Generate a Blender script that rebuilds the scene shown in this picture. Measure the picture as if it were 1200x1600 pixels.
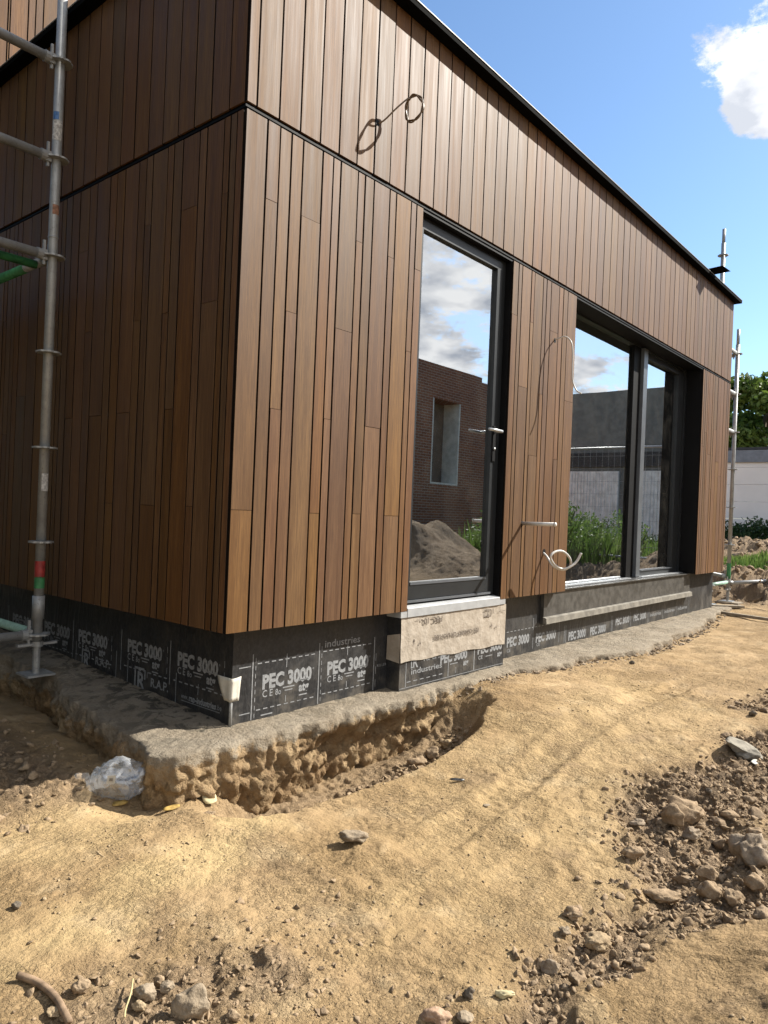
import bpy, math, random
import numpy as np
from mathutils import Vector, Matrix

for o in list(bpy.data.objects): bpy.data.objects.remove(o)
scn = bpy.context.scene
COL = scn.collection

# ------------------------------------------------------------------ camera
CAM = np.array([-1.887, -2.429, 0.966])
YAW, PITCH, ROLL, FPX = math.radians(40.1954), math.radians(-0.0414), math.radians(2.3236), 1134.48
def _basis():
    cy, sy, cp, sp = math.cos(YAW), math.sin(YAW), math.cos(PITCH), math.sin(PITCH)
    f = np.array([cy*cp, sy*cp, sp]); r = np.array([sy, -cy, 0.0]); u = np.cross(r, f)
    c, s = math.cos(ROLL), math.sin(ROLL)
    return r*c+u*s, -r*s+u*c, f
RT, UP, FW = _basis()
cam_d = bpy.data.cameras.new('camera'); cam = bpy.data.objects.new('camera', cam_d); COL.objects.link(cam)
cam_d.sensor_fit = 'VERTICAL'; cam_d.sensor_height = 36; cam_d.lens = FPX/1600*36
cam_d.clip_start = 0.05; cam_d.clip_end = 3000
cam.matrix_world = Matrix(((RT[0], UP[0], -FW[0], CAM[0]), (RT[1], UP[1], -FW[1], CAM[1]), (RT[2], UP[2], -FW[2], CAM[2]), (0, 0, 0, 1)))
scn.camera = cam
def ray(px, py):
    d = RT*((px-600)/FPX) - UP*((py-800)/FPX) + FW
    return d/np.linalg.norm(d)
def at(px, py, ax, v):           # where the sight line of a photo pixel meets a real wall or floor plane
    r = ray(px, py); return CAM + r*((v-CAM[ax])/r[ax])

# ------------------------------------------------------------------ world, sun, exposure
SUN = np.array([0.665, -0.40, 0.63]); SUN /= np.linalg.norm(SUN)
wd = bpy.data.worlds.new('World'); scn.world = wd; wd.use_nodes = True
nt = wd.node_tree; N = nt.nodes; L = nt.links; N.clear()
out = N.new('ShaderNodeOutputWorld'); bg = N.new('ShaderNodeBackground')
sky = N.new('ShaderNodeTexSky'); sky.sky_type = 'NISHITA'; sky.sun_disc = False
sky.sun_elevation = math.asin(SUN[2]); sky.sun_rotation = math.atan2(SUN[0], SUN[1])
sky.air_density = 1.0; sky.dust_density = 0.6; sky.ozone_density = 1.6
SKY_K = 0.066
tc = N.new('ShaderNodeTexCoord'); sep = N.new('ShaderNodeSeparateXYZ'); L.new(tc.outputs['Generated'], sep.inputs[0])
def wmath(op, a, b=None, clamp=False):
    n = N.new('ShaderNodeMath'); n.operation = op; n.use_clamp = clamp
    for i, v in enumerate((a, b)):
        if v is None: continue
        if isinstance(v, (int, float)): n.inputs[i].default_value = v
        else: L.new(v, n.inputs[i])
    return n.outputs[0]
zz = wmath('ADD', wmath('MAXIMUM', sep.outputs[2], 0.0), 0.22)
cv = N.new('ShaderNodeCombineXYZ')
L.new(wmath('DIVIDE', sep.outputs[0], zz), cv.inputs[0]); L.new(wmath('DIVIDE', sep.outputs[1], zz), cv.inputs[1])
cn = N.new('ShaderNodeTexNoise'); cn.inputs['Scale'].default_value = 2.3; cn.inputs['Detail'].default_value = 9; cn.inputs['Roughness'].default_value = 0.70
L.new(cv.outputs[0], cn.inputs['Vector'])
cov = wmath('ADD', wmath('MULTIPLY', sep.outputs[1], -0.50), wmath('MULTIPLY', sep.outputs[0], -0.07))                      # a cloud bank over the south side, seen mirrored in the glass
def blob(px, py, cosr, amt):
    d = ray(px, py); vm = N.new('ShaderNodeVectorMath'); vm.operation = 'DOT_PRODUCT'
    L.new(tc.outputs['Generated'], vm.inputs[0]); vm.inputs[1].default_value = tuple(d)
    mr = N.new('ShaderNodeMapRange'); mr.interpolation_type = 'SMOOTHSTEP'
    mr.inputs[1].default_value = cosr; mr.inputs[2].default_value = 1.0; mr.inputs[3].default_value = 0; mr.inputs[4].default_value = amt
    L.new(vm.outputs['Value'], mr.inputs[0]); return mr.outputs[0]
cov = wmath('ADD', cov, blob(1188, 45, 0.9928, 0.36))
cov = wmath('ADD', cov, blob(1198, 170, 0.9983, 0.28))
dens = wmath('ADD', cn.outputs['Fac'], cov)
mk = N.new('ShaderNodeMapRange'); mk.interpolation_type = 'SMOOTHSTEP'; mk.inputs[1].default_value = 0.615; mk.inputs[2].default_value = 0.70
L.new(dens, mk.inputs[0])
hz = N.new('ShaderNodeMapRange'); hz.inputs[1].default_value = 0.0; hz.inputs[2].default_value = 0.1; L.new(sep.outputs[2], hz.inputs[0])
mask = wmath('MULTIPLY', mk.outputs[0], hz.outputs[0])
sc = N.new('ShaderNodeMix'); sc.data_type = 'RGBA'; sc.blend_type = 'MULTIPLY'; sc.inputs[0].default_value = 1
L.new(sky.outputs[0], sc.inputs[6]); sc.inputs[7].default_value = (SKY_K*1.14, SKY_K*1.33, SKY_K*1.46, 1)
cn2 = N.new('ShaderNodeTexNoise'); cn2.inputs['Scale'].default_value = 7.5; cn2.inputs['Detail'].default_value = 6; L.new(cv.outputs[0], cn2.inputs['Vector'])
cc = N.new('ShaderNodeMix'); cc.data_type = 'RGBA'
cm = N.new('ShaderNodeMapRange'); cm.inputs[1].default_value = 0.36; cm.inputs[2].default_value = 0.62; L.new(cn2.outputs['Fac'], cm.inputs[0]); L.new(cm.outputs[0], cc.inputs[0])
cc.inputs[6].default_value = (0.34, 0.36, 0.40, 1); cc.inputs[7].default_value = (0.72, 0.71, 0.70, 1)
mx = N.new('ShaderNodeMix'); mx.data_type = 'RGBA'; L.new(mask, mx.inputs[0]); L.new(sc.outputs[2], mx.inputs[6]); L.new(cc.outputs[2], mx.inputs[7])
L.new(mx.outputs[2], bg.inputs[0]); bg.inputs[1].default_value = 1.0; L.new(bg.outputs[0], out.inputs[0])

sl = bpy.data.lights.new('sun', 'SUN'); so = bpy.data.objects.new('sun', sl); COL.objects.link(so)
sl.energy = 5.0; sl.angle = math.radians(0.53); sl.color = (1.0, 0.95, 0.86)
so.rotation_euler = Vector(SUN).to_track_quat('Z', 'Y').to_euler(); so.location = (5, -5, 12)
vs = scn.view_settings; vs.view_transform = 'Standard'; vs.look = 'None'; vs.gamma = 1; vs.exposure = 1.15; vs.use_curve_mapping = False

# ------------------------------------------------------------------ helpers
rng = np.random.default_rng(7); random.seed(11)
def link(name, me, mat=None, parent=None):
    o = bpy.data.objects.new(name, me); COL.objects.link(o)
    if mat is not None and me is not None and not me.materials: me.materials.append(mat)
    if parent is not None: o.parent = parent
    return o
def tag(o, label=None, cat=None, group=None, kind=None):
    if label: o['label'] = label
    if cat: o['category'] = cat
    if group: o['group'] = group
    if kind: o['kind'] = kind
    return o
def thing(name, label, cat, loc=(0, 0, 0), group=None):
    o = bpy.data.objects.new(name, None); COL.objects.link(o); o.location = loc; o.empty_display_size = 0.1
    return tag(o, label, cat, group)
class MB:
    def __init__(s): s.v = []; s.f = []
    def box(s, x0, x1, y0, y1, z0, z1):
        b = len(s.v); s.v += [(x, y, z) for z in (z0, z1) for y in (y0, y1) for x in (x0, x1)]
        s.f += [tuple(b+i for i in q) for q in ((0, 2, 3, 1), (4, 5, 7, 6), (0, 1, 5, 4), (2, 6, 7, 3), (0, 4, 6, 2), (1, 3, 7, 5))]; return s
    def quad(s, a, b, c, d):
        k = len(s.v); s.v += [tuple(a), tuple(b), tuple(c), tuple(d)]; s.f.append((k, k+1, k+2, k+3)); return s
    def tube(s, pts, r, n=10, caps=True):
        pts = [Vector(p) for p in pts]; m = len(pts); rs = r if isinstance(r, (list, tuple)) else [r]*m
        up = None; b = len(s.v)
        for i, p in enumerate(pts):
            t = (pts[min(i+1, m-1)]-pts[max(i-1, 0)]).normalized()
            if up is None:
                up = Vector((0, 0, 1)) if abs(t.z) < .9 else Vector((1, 0, 0))
            a = t.cross(up).normalized(); up = a.cross(t).normalized()
            for k in range(n):
                w = 2*math.pi*k/n; s.v.append(tuple(p + (a*math.cos(w)+up*math.sin(w))*rs[i]))
        for i in range(m-1):
            for k in range(n):
                q = b+i*n; s.f.append((q+k, q+(k+1) % n, q+n+(k+1) % n, q+n+k))
        if caps: s.f.append(tuple(b+k for k in range(n))[::-1]); s.f.append(tuple(b+(m-1)*n+k for k in range(n)))
        return s
    def prism(s, poly, ax, a, b):          # poly in the plane of the other two axes, extruded from a to b
        n = len(poly); k = len(s.v)
        for t in (a, b):
            for (p, q) in poly:
                c = [0, 0, 0]; i, j = [(1, 2), (0, 2), (0, 1)][ax]; c[i] = p; c[j] = q; c[ax] = t; s.v.append(tuple(c))
        s.f += [tuple(k+i for i in range(n))[::-1], tuple(k+n+i for i in range(n))]
        for i in range(n): s.f.append((k+i, k+(i+1) % n, k+n+(i+1) % n, k+n+i))
        return s
    def mesh(s, name, smooth=False):
        me = bpy.data.meshes.new(name); me.from_pydata(s.v, [], s.f); me.update()
        if smooth:
            for p in me.polygons: p.use_smooth = True
        return me
    def obj(s, name, mat, parent=None, smooth=False): return link(name, s.mesh(name, smooth), mat, parent)
def npmesh(name, V, F, smooth=False):
    me = bpy.data.meshes.new(name); V = np.asarray(V, np.float32); F = np.asarray(F, np.int32); n = F.shape[1]
    me.vertices.add(len(V)); me.vertices.foreach_set('co', V.ravel())
    me.loops.add(F.size); me.loops.foreach_set('vertex_index', F.ravel())
    me.polygons.add(len(F)); me.polygons.foreach_set('loop_start', np.arange(0, F.size, n, dtype=np.int32))
    if smooth: me.polygons.foreach_set('use_smooth', np.ones(len(F), bool))
    me.update(calc_edges=True); me.validate(); return me
def _h(ix, iy, iz, seed):
    h = (ix.astype(np.int64)*374761393 + iy.astype(np.int64)*668265263 + iz.astype(np.int64)*2147483647*3 + seed*1274126177) & 0xffffffff
    h = ((h ^ (h >> 13))*1274126177) & 0xffffffff; h = ((h ^ (h >> 16))*2246822519) & 0xffffffff
    return ((h ^ (h >> 15)) & 0xffffff)/float(0xffffff)
def vn(x, y, z=0.0, seed=0):
    x = np.asarray(x, float); y = np.asarray(y, float); z = np.zeros_like(x)+z
    ix, iy, iz = np.floor(x), np.floor(y), np.floor(z); fx, fy, fz = x-ix, y-iy, z-iz
    q = lambda t: t*t*t*(t*(t*6-15)+10)
    u, v, w = q(fx), q(fy), q(fz); r = 0
    for dx in (0, 1):
        for dy in (0, 1):
            for dz in (0, 1):
                r = r + _h(ix+dx, iy+dy, iz+dz, seed)*(u if dx else 1-u)*(v if dy else 1-v)*(w if dz else 1-w)
    return r*2-1
def fbm(x, y, z=0.0, oct=4, f=1.0, gain=.5, seed=0):
    r = 0; a = 1
    for i in range(oct): r = r + a*vn(x*f, y*f, np.asarray(z)*f, seed+i*17); f *= 2.03; a *= gain
    return r
def ss(a, b, x):
    t = np.clip((np.asarray(x, float)-a)/(b-a), 0, 1); return t*t*(3-2*t)

# ------------------------------------------------------------------ materials
class Mat:
    def __init__(s, name, rough=.6, spec=.4, metal=0.0):
        s.m = bpy.data.materials.new(name); s.m.use_nodes = True; s.t = s.m.node_tree; s.n = s.t.nodes; s.l = s.t.links
        s.b = s.n['Principled BSDF']; s.b.inputs['Roughness'].default_value = rough; s.b.inputs['Specular IOR Level'].default_value = spec; s.b.inputs['Metallic'].default_value = metal
    def put(s, v, sock):
        if hasattr(v, 'is_linked') or isinstance(v, bpy.types.NodeSocket): s.l.new(v, sock)
        elif isinstance(v, (tuple, list)) and len(v) == 3 and sock.type == 'RGBA': sock.default_value = (*v, 1)
        else: sock.default_value = v
    def coord(s, kind='Object', scale=(1, 1, 1)):
        t = s.n.new('ShaderNodeTexCoord')
        if kind == 'World':
            g = s.n.new('ShaderNodeNewGeometry'); o = g.outputs['Position']
        else: o = t.outputs[kind]
        mp = s.n.new('ShaderNodeMapping'); mp.inputs['Scale'].default_value = scale; s.l.new(o, mp.inputs[0]); s.map = mp; return mp.outputs[0]
    def noise(s, vec, scale, detail=4, rough=.55, dist=0):
        n = s.n.new('ShaderNodeTexNoise'); s.l.new(vec, n.inputs['Vector']); n.inputs['Scale'].default_value = scale
        n.inputs['Detail'].default_value = detail; n.inputs['Roughness'].default_value = rough; n.inputs['Distortion'].default_value = dist; return n.outputs['Fac']
    def ramp(s, fac, lo, hi, a=0.0, b=1.0, smooth=True):
        m = s.n.new('ShaderNodeMapRange'); m.interpolation_type = 'SMOOTHSTEP' if smooth else 'LINEAR'; s.l.new(fac, m.inputs[0])
        for i, v in enumerate((lo, hi, a, b)): m.inputs[i+1].default_value = v
        return m.outputs[0]
    def mix(s, fac, a, b, mode='MIX'):
        m = s.n.new('ShaderNodeMix'); m.data_type = 'RGBA'; m.blend_type = mode
        s.put(fac, m.inputs[0]); s.put(a, m.inputs[6]); s.put(b, m.inputs[7]); return m.outputs[2]
    def math(s, op, a, b=0.0):
        m = s.n.new('ShaderNodeMath'); m.operation = op; s.put(a, m.inputs[0]); s.put(b, m.inputs[1]); return m.outputs[0]
    def bump(s, h, strength=.3, dist=.01, prev=None):
        b = s.n.new('ShaderNodeBump'); b.inputs['Strength'].default_value = strength; b.inputs['Distance'].default_value = dist; s.l.new(h, b.inputs['Height'])
        if prev is not None: s.l.new(prev, b.inputs['Normal'])
        s.l.new(b.outputs[0], s.b.inputs['Normal']); return b.outputs[0]
    def col(s, v): s.put(v, s.b.inputs['Base Color']); return s
    def rough(s, v): s.put(v, s.b.inputs['Roughness']); return s
def plain(name, c, rough=.6, spec=.4, metal=0, var=.15, scale=6.0, bumps=.0):
    m = Mat(name, rough, spec, metal); v = m.coord('World')
    n = m.noise(v, scale, 5); d = m.mix(m.ramp(n, .3, .7), tuple(x*(1-var) for x in c), tuple(min(1, x*(1+var)) for x in c)); m.col(d)
    if bumps: m.bump(m.noise(v, scale*12, 4), bumps, .004)
    return m.m

def wood():
    m = Mat('oiled_hardwood', .5, .26)
    oi = m.n.new('ShaderNodeObjectInfo'); rnd = oi.outputs['Random']
    v = m.coord('World', (1, 1, .035))
    off = m.n.new('ShaderNodeCombineXYZ'); m.l.new(m.math('MULTIPLY', rnd, 37.0), off.inputs[2]); m.l.new(m.math('MULTIPLY', rnd, 11.0), off.inputs[0]); m.l.new(off.outputs[0], m.map.inputs['Location'])
    g1 = m.noise(v, 26, 6, .6, .25); g2 = m.noise(v, 150, 4, .7, .1); g3 = m.noise(v, 420, 2, .6)
    v2 = m.coord('World', (1, 1, .25)); m.l.new(off.outputs[0], m.map.inputs['Location']); b1 = m.noise(v2, 5, 4, .55)
    base = m.mix(m.ramp(g1, .32, .68), (0.093, 0.043, 0.016), (0.143, 0.070, 0.025))
    base = m.mix(m.ramp(g2, .38, .66, 0, .75), base, (0.068, 0.030, 0.011))
    base = m.mix(m.ramp(g3, .52, .75, 0, .35), base, (0.193, 0.102, 0.038))
    base = m.mix(m.ramp(b1, .45, .75, 0, .35), base, (0.078, 0.036, 0.014))
    hs = m.n.new('ShaderNodeHueSaturation'); m.l.new(base, hs.inputs['Color'])
    m.l.new(m.ramp(rnd, 0, 1, .85, 1.17, False), hs.inputs['Value'])
    r2 = m.math('FRACT', m.math('MULTIPLY', rnd, 7.31)); m.l.new(m.ramp(r2, 0, 1, .92, 1.06, False), hs.inputs['Saturation'])
    r3 = m.math('FRACT', m.math('MULTIPLY', rnd, 13.7)); m.l.new(m.ramp(r3, 0, 1, .497, .507, False), hs.inputs['Hue'])
    m.col(hs.outputs[0]); m.rough(m.ramp(g1, .3, .7, .53, .66)); m.bump(g2, .22, .002); return m.m
WOOD = wood(); GAPSHADE = plain('gap_shade_black', (.010, .007, .005), .8, .1)  # board edges near black: the shade of the gaps put into their colour

def sand():
    m = Mat('sandy_soil', .92, .15); v = m.coord('World')
    at_ = m.n.new('ShaderNodeAttribute'); at_.attribute_name = 'damp'; damp = at_.outputs['Fac']
    a2 = m.n.new('ShaderNodeAttribute'); a2.attribute_name = 'pale'; pale = a2.outputs['Fac']
    n1 = m.noise(v, 1.3, 6, .6); n2 = m.noise(v, 9, 6, .62); n3 = m.noise(v, 60, 5, .65); n4 = m.noise(v, 320, 3, .6)
    c = m.mix(m.ramp(n1, .35, .68), (0.262, 0.177, 0.088), (0.339, 0.237, 0.128))
    c = m.mix(m.ramp(n2, .50, .72, 0, .50), c, (0.210, 0.139, 0.074))
    c = m.mix(m.math('MULTIPLY', pale, m.ramp(n2, .25, .7, .35, .95)), c, (0.419, 0.307, 0.156))
    c = m.mix(m.ramp(n3, .56, .74, 0, .45), c, (0.163, 0.106, 0.058))
    c = m.mix(m.ramp(n4, .60, .72, 0, .55), c, (0.433, 0.337, 0.210))
    c = m.mix(m.ramp(n4, .40, .29, 0, .35), c, (0.133, 0.088, 0.052))
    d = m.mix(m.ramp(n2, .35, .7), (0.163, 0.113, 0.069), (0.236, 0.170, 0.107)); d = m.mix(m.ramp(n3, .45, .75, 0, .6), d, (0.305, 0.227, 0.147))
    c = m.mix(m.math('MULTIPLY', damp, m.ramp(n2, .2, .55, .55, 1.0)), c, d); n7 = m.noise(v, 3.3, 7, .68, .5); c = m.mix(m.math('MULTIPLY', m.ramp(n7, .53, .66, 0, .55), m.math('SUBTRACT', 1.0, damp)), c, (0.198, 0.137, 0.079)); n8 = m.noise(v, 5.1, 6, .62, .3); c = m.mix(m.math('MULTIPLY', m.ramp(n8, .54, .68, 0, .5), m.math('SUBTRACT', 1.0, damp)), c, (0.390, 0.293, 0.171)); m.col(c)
    va = m.coord('World', (1.0, 2.2, 1)); m.map.inputs['Rotation'].default_value = (0, 0, -.5)
    fl1 = m.noise(va, 11, 5, .6, .2); fl2 = m.noise(va, 42, 4, .6, .1); pm_ = m.ramp(m.noise(v, 2.6, 3), .40, .62)
    h = m.math('ADD', m.math('MULTIPLY', m.ramp(fl1, .50, .555), m.math('ADD', pm_, .25)), m.math('MULTIPLY', m.ramp(fl2, .52, .58), .55))
    p = m.bump(h, .30, .006); rg_ = m.math('ADD', m.ramp(m.noise(v, 3.7, 5, .65), .40, .64, .22, 1.25), m.math('MULTIPLY', damp, .5)); p = m.bump(m.math('MULTIPLY', m.ramp(n3, .40, .64), rg_), .75, .010, p); p = m.bump(m.math('MULTIPLY', m.noise(v, 135, 3, .6), rg_), .6, .005, p); p = m.bump(n4, .6, .003, p)
    vo = m.n.new('ShaderNodeTexVoronoi'); m.l.new(v, vo.inputs['Vector']); vo.inputs['Scale'].default_value = 110
    m.bump(vo.outputs['Distance'], .25, .004, p); return m.m
SAND = sand()
def clodmat(name, a, b):
    m = Mat(name, .92, .15); v = m.coord('World'); n = m.noise(v, 30, 5, .65); n2 = m.noise(v, 170, 4, .6)
    c = m.mix(m.ramp(n, .35, .68), a, b); c = m.mix(m.ramp(n2, .55, .75, 0, .5), c, tuple(min(1, 1.5*x) for x in b)); m.col(c)
    p = m.bump(n, .5, .012); m.bump(n2, .5, .004, p); return m.m
CLOD = clodmat('soil_clod', (0.200, 0.143, 0.089), (0.309, 0.226, 0.143)); CLODG = clodmat('grey_clod', (0.200, 0.154, 0.107), (0.296, 0.235, 0.170)); CLOD2 = clodmat('damp_clod', (0.181, 0.129, 0.082), (0.272, 0.202, 0.131)); CLODT = clodmat('tan_crumb', (0.238, 0.173, 0.104), (0.335, 0.254, 0.157))
STONE = clodmat('rough_stone', (.20, .155, .105), (.30, .24, .17)); STONED = clodmat('dark_stone', (.10, .082, .062), (.17, .14, .105)); STONEP = clodmat('pinkish_stone', (.29, .19, .125), (.36, .255, .18))
def slabmat():
    m = Mat('rough_concrete', .9, .2); v = m.coord('World'); g = m.n.new('ShaderNodeNewGeometry')
    sp = m.n.new('ShaderNodeSeparateXYZ'); m.l.new(g.outputs['Position'], sp.inputs[0])
    n1 = m.noise(v, 4, 6, .6); n2 = m.noise(v, 24, 6, .65); n3 = m.noise(v, 130, 4, .65)
    top = m.mix(m.ramp(n1, .35, .65), (0.217, 0.176, 0.125), (0.283, 0.238, 0.177)); top = m.mix(m.ramp(n3, .5, .72, 0, .5), top, (0.339, 0.296, 0.234)); top = m.mix(m.ramp(n2, .52, .72, 0, .5), top, (0.150, 0.119, 0.087))
    n5 = m.noise(v, 9, 8, .72, .8)
    smear = m.ramp(n5, .49, .56, 0, .85)
    edge = m.n.new('ShaderNodeAttribute'); edge.attribute_name = 'tar'
    top = m.mix(m.math('MULTIPLY', smear, edge.outputs['Fac']), top, (0.021, 0.022, 0.018))
    face = m.mix(m.ramp(n1, .35, .65), (0.234, 0.152, 0.078), (0.351, 0.250, 0.140)); face = m.mix(m.ramp(n2, .46, .68, 0, .8), face, (0.164, 0.105, 0.058)); face = m.mix(m.ramp(n3, .55, .75, 0, .5), face, (0.429, 0.328, 0.203))
    zz_ = m.math('ADD', sp.outputs[2], m.math('MULTIPLY', m.math('SUBTRACT', m.noise(v, 13, 6, .7), .5), .24))
    m.col(m.mix(m.ramp(zz_, -.075, -.035), face, top))
    vo = m.n.new('ShaderNodeTexVoronoi'); m.l.new(v, vo.inputs['Vector']); vo.inputs['Scale'].default_value = 48; p = m.bump(vo.outputs['Distance'], .30, .008); p = m.bump(n2, .9, .026, p); p = m.bump(m.noise(v, 62, 5, .7), .8, .012, p); m.bump(n3, .8, .007, p); return m.m
SLAB = slabmat()
def membrane():
    m = Mat('black_membrane', .42, .45); v = m.coord('World'); n = m.noise(v, 7, 6, .65); n2 = m.noise(v, 55, 4, .7, .5)
    g = m.n.new('ShaderNodeNewGeometry'); sp = m.n.new('ShaderNodeSeparateXYZ'); m.l.new(g.outputs['Position'], sp.inputs[0])
    dust = m.math('MULTIPLY', m.ramp(n, .42, .72, 0, .75), m.ramp(sp.outputs[2], .26, .0, .25, 1))
    c = m.mix(m.ramp(n2, .4, .7), (.016, .017, .019), (.032, .032, .034)); c = m.mix(dust, c, (.11, .095, .075)); m.col(c)
    m.rough(m.ramp(n, .3, .7, .34, .6)); m.bump(m.noise(m.coord('World', (1, 1, .25)), 16, 4, .6, .8), .35, .02); return m.m
MEMB = membrane()
def printmat():
    m = Mat('scuffed_print', .6, .3); v = m.coord('World'); n = m.noise(v, 16, 7, .72); n2 = m.noise(v, 90, 4, .7); c = m.mix(m.ramp(n2, .3, .7), (.17, .175, .18), (.27, .275, .28)); m.col(m.mix(m.ramp(n, .60, .70, 0, .85), c, (.045, .044, .042))); return m.m
PRINT = printmat()
def carton():
    m = Mat('backing_paper', .75, .25); v = m.coord('World'); n = m.noise(v, 14, 6, .6); n2 = m.noise(v, 70, 4, .7)
    c = m.mix(m.ramp(n, .35, .7), (0.292, 0.248, 0.197), (0.371, 0.323, 0.265)); c = m.mix(m.ramp(n2, .55, .75, 0, .35), c, (0.224, 0.184, 0.143)); m.col(c); m.bump(n, .5, .02); return m.m
PAPER = carton(); INK = plain('faded_ink', (0.116, 0.095, 0.078), .7, .2, 0, .3, 50)
BLACK = plain('black_lining', (.005, .005, .0055), .6, .12); ANTH = plain('anthracite_frame', (.018, .020, .022), .38, .32, 0, .12, 8); ANTHL = plain('grey_frame_trim', (.085, .092, .102), .35, .5, 0, .1, 8)
SILLM = plain('grey_sill', (0.304, 0.310, 0.314), .5, .4, 0, .1, 14, .1); ALUD = plain('coping_edge_metal', (.22, .22, .22), .5, .3); ALU = plain('light_aluminium', (0.409, 0.422, 0.436), .35, .5, .6, .08)
COPE = plain('dark_coping', (.004, .004, .004), .8, .02)
KICK = plain('dusty_grey_film', (.055, .052, .047), .45, .5, 0, .4, 18, .25); BEIGE = plain('beige_batten', (.17, .155, .13), .8, .2, 0, .25, 14, .2)
PLASTER = plain('interior_plaster', (0.198, 0.191, 0.178), .9, .1); CONCI = plain('interior_screed', (0.145, 0.139, 0.132), .9, .1); ROOFM = plain('roof_bitumen', (0.033, 0.033, 0.034), .9, .1)
def galv(name, c=(.36, .365, .36), var=.25):
    m = Mat(name, .48, .5, .35); v = m.coord('World'); n = m.noise(v, 16, 6, .65); n2 = m.noise(v, 75, 4, .7)
    a = m.mix(m.ramp(n, .3, .7), tuple(x*(1-var) for x in c), c); a = m.mix(m.ramp(n2, .58, .7, 0, .6), a, (0.125, 0.099, 0.073)); a = m.mix(m.ramp(n, .60, .72, 0, .5), a, (0.363, 0.350, 0.323)); m.col(a); m.rough(m.ramp(n2, .3, .7, .38, .65)); m.bump(n2, .15, .002); return m.m
GALV = galv('galvanised_steel'); GREEN = plain('chipped_green_paint', (0.040, 0.172, 0.066), .5, .4, 0, .4, 22, .1); GREENP = plain('pale_green_paint', (0.218, 0.343, 0.277), .5, .4, 0, .25, 22)
RED = plain('red_tape', (0.277, 0.033, 0.030), .5, .4, 0, .3, 30); BLUE = plain('blue_sticker', (0.066, 0.145, 0.317), .5, .3, 0, .3, 60); WSTICK = plain('worn_white_sticker', (0.409, 0.396, 0.376), .6, .3, 0, .4, 90); RUST = plain('rust_orange_sticker', (0.251, 0.132, 0.086), .7, .2, 0, .4, 60)
WHITEP = plain('white_plastic', (0.475, 0.462, 0.436), .4, .5, 0, .06); BROWNW = plain('brown_wire', (0.106, 0.069, 0.036), .45, .5, 0, .2); CREAM = plain('cream_paper', (0.462, 0.436, 0.376), .7, .2, 0, .12, 25, .1)
YEL = plain('dry_leaf_yellow', (.30, .20, .06), .7, .2, 0, .4, 60); YEL0 = plain('yellow_scrap', (0.396, 0.277, 0.086), .7, .2, 0, .3, 40); PALEY = plain('pale_yellow_scrap', (0.436, 0.370, 0.218), .7, .2, 0, .2, 40); TWIG = plain('dry_twig', (0.238, 0.165, 0.106), .8, .2, 0, .3, 40, .2); STRAW = plain('dry_straw', (0.409, 0.330, 0.172), .7, .2)
PLANK = plain('weathered_plank', (0.238, 0.198, 0.145), .8, .2, 0, .3, 18, .2); BLKBIT = plain('black_plastic', (0.010, 0.010, 0.011), .4, .5); RUBB = plain('old_plaster_lump', (.20, .18, .145), .9, .2, 0, .3, 30, .5)
PANEL = plain('concrete_panel', (.93, .82, .72), .85, .2, 0, .05, 1.2); PCOP = plain('dark_coping_stone', (0.059, 0.056, 0.056), .8, .2)
def glassmat(name, tint, refl):
    m = bpy.data.materials.new(name); m.use_nodes = True; t = m.node_tree; n = t.nodes; l = t.links; n.clear()
    o = n.new('ShaderNodeOutputMaterial'); mx_ = n.new('ShaderNodeMixShader'); tr = n.new('ShaderNodeBsdfTransparent'); gl = n.new('ShaderNodeBsdfGlossy'); fr = n.new('ShaderNodeFresnel')
    tr.inputs[0].default_value = (*tint, 1); gl.inputs['Roughness'].default_value = 0.0; gl.inputs['Color'].default_value = (.94, .97, 1, 1); fr.inputs[0].default_value = 1.55
    mr = n.new('ShaderNodeMapRange'); mr.inputs[3].default_value = refl; mr.inputs[4].default_value = 1.0; l.new(fr.outputs[0], mr.inputs[0])
    g = n.new('ShaderNodeNewGeometry'); no = n.new('ShaderNodeTexNoise'); no.inputs['Scale'].default_value = 1.1; no.inputs['Detail'].default_value = 1; l.new(g.outputs['Position'], no.inputs['Vector'])
    b = n.new('ShaderNodeBump'); b.inputs['Strength'].default_value = .012; b.inputs['Distance'].default_value = .05; l.new(no.outputs['Fac'], b.inputs['Height']); l.new(b.outputs[0], gl.inputs['Normal'])
    l.new(mr.outputs[0], mx_.inputs[0]); l.new(tr.outputs[0], mx_.inputs[1]); l.new(gl.outputs[0], mx_.inputs[2])
    df = n.new('ShaderNodeBsdfDiffuse'); df.inputs[0].default_value = (.5, .47, .42, 1); ms = n.new('ShaderNodeMixShader'); n5 = n.new('ShaderNodeTexNoise'); n5.inputs['Scale'].default_value = 5; n5.inputs['Detail'].default_value = 7; n5.inputs['Roughness'].default_value = .7; l.new(g.outputs['Position'], n5.inputs['Vector'])
    m5 = n.new('ShaderNodeMapRange'); m5.inputs[1].default_value = .42; m5.inputs[2].default_value = .75; m5.inputs[3].default_value = .002; m5.inputs[4].default_value = .030; l.new(n5.outputs['Fac'], m5.inputs[0]); l.new(m5.outputs[0], ms.inputs[0]); l.new(mx_.outputs[0], ms.inputs[1]); l.new(df.outputs[0], ms.inputs[2]); l.new(ms.outputs[0], o.inputs[0]); return m
GLASS = glassmat('coated_glass', (.55, .60, .58), .50)
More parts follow.
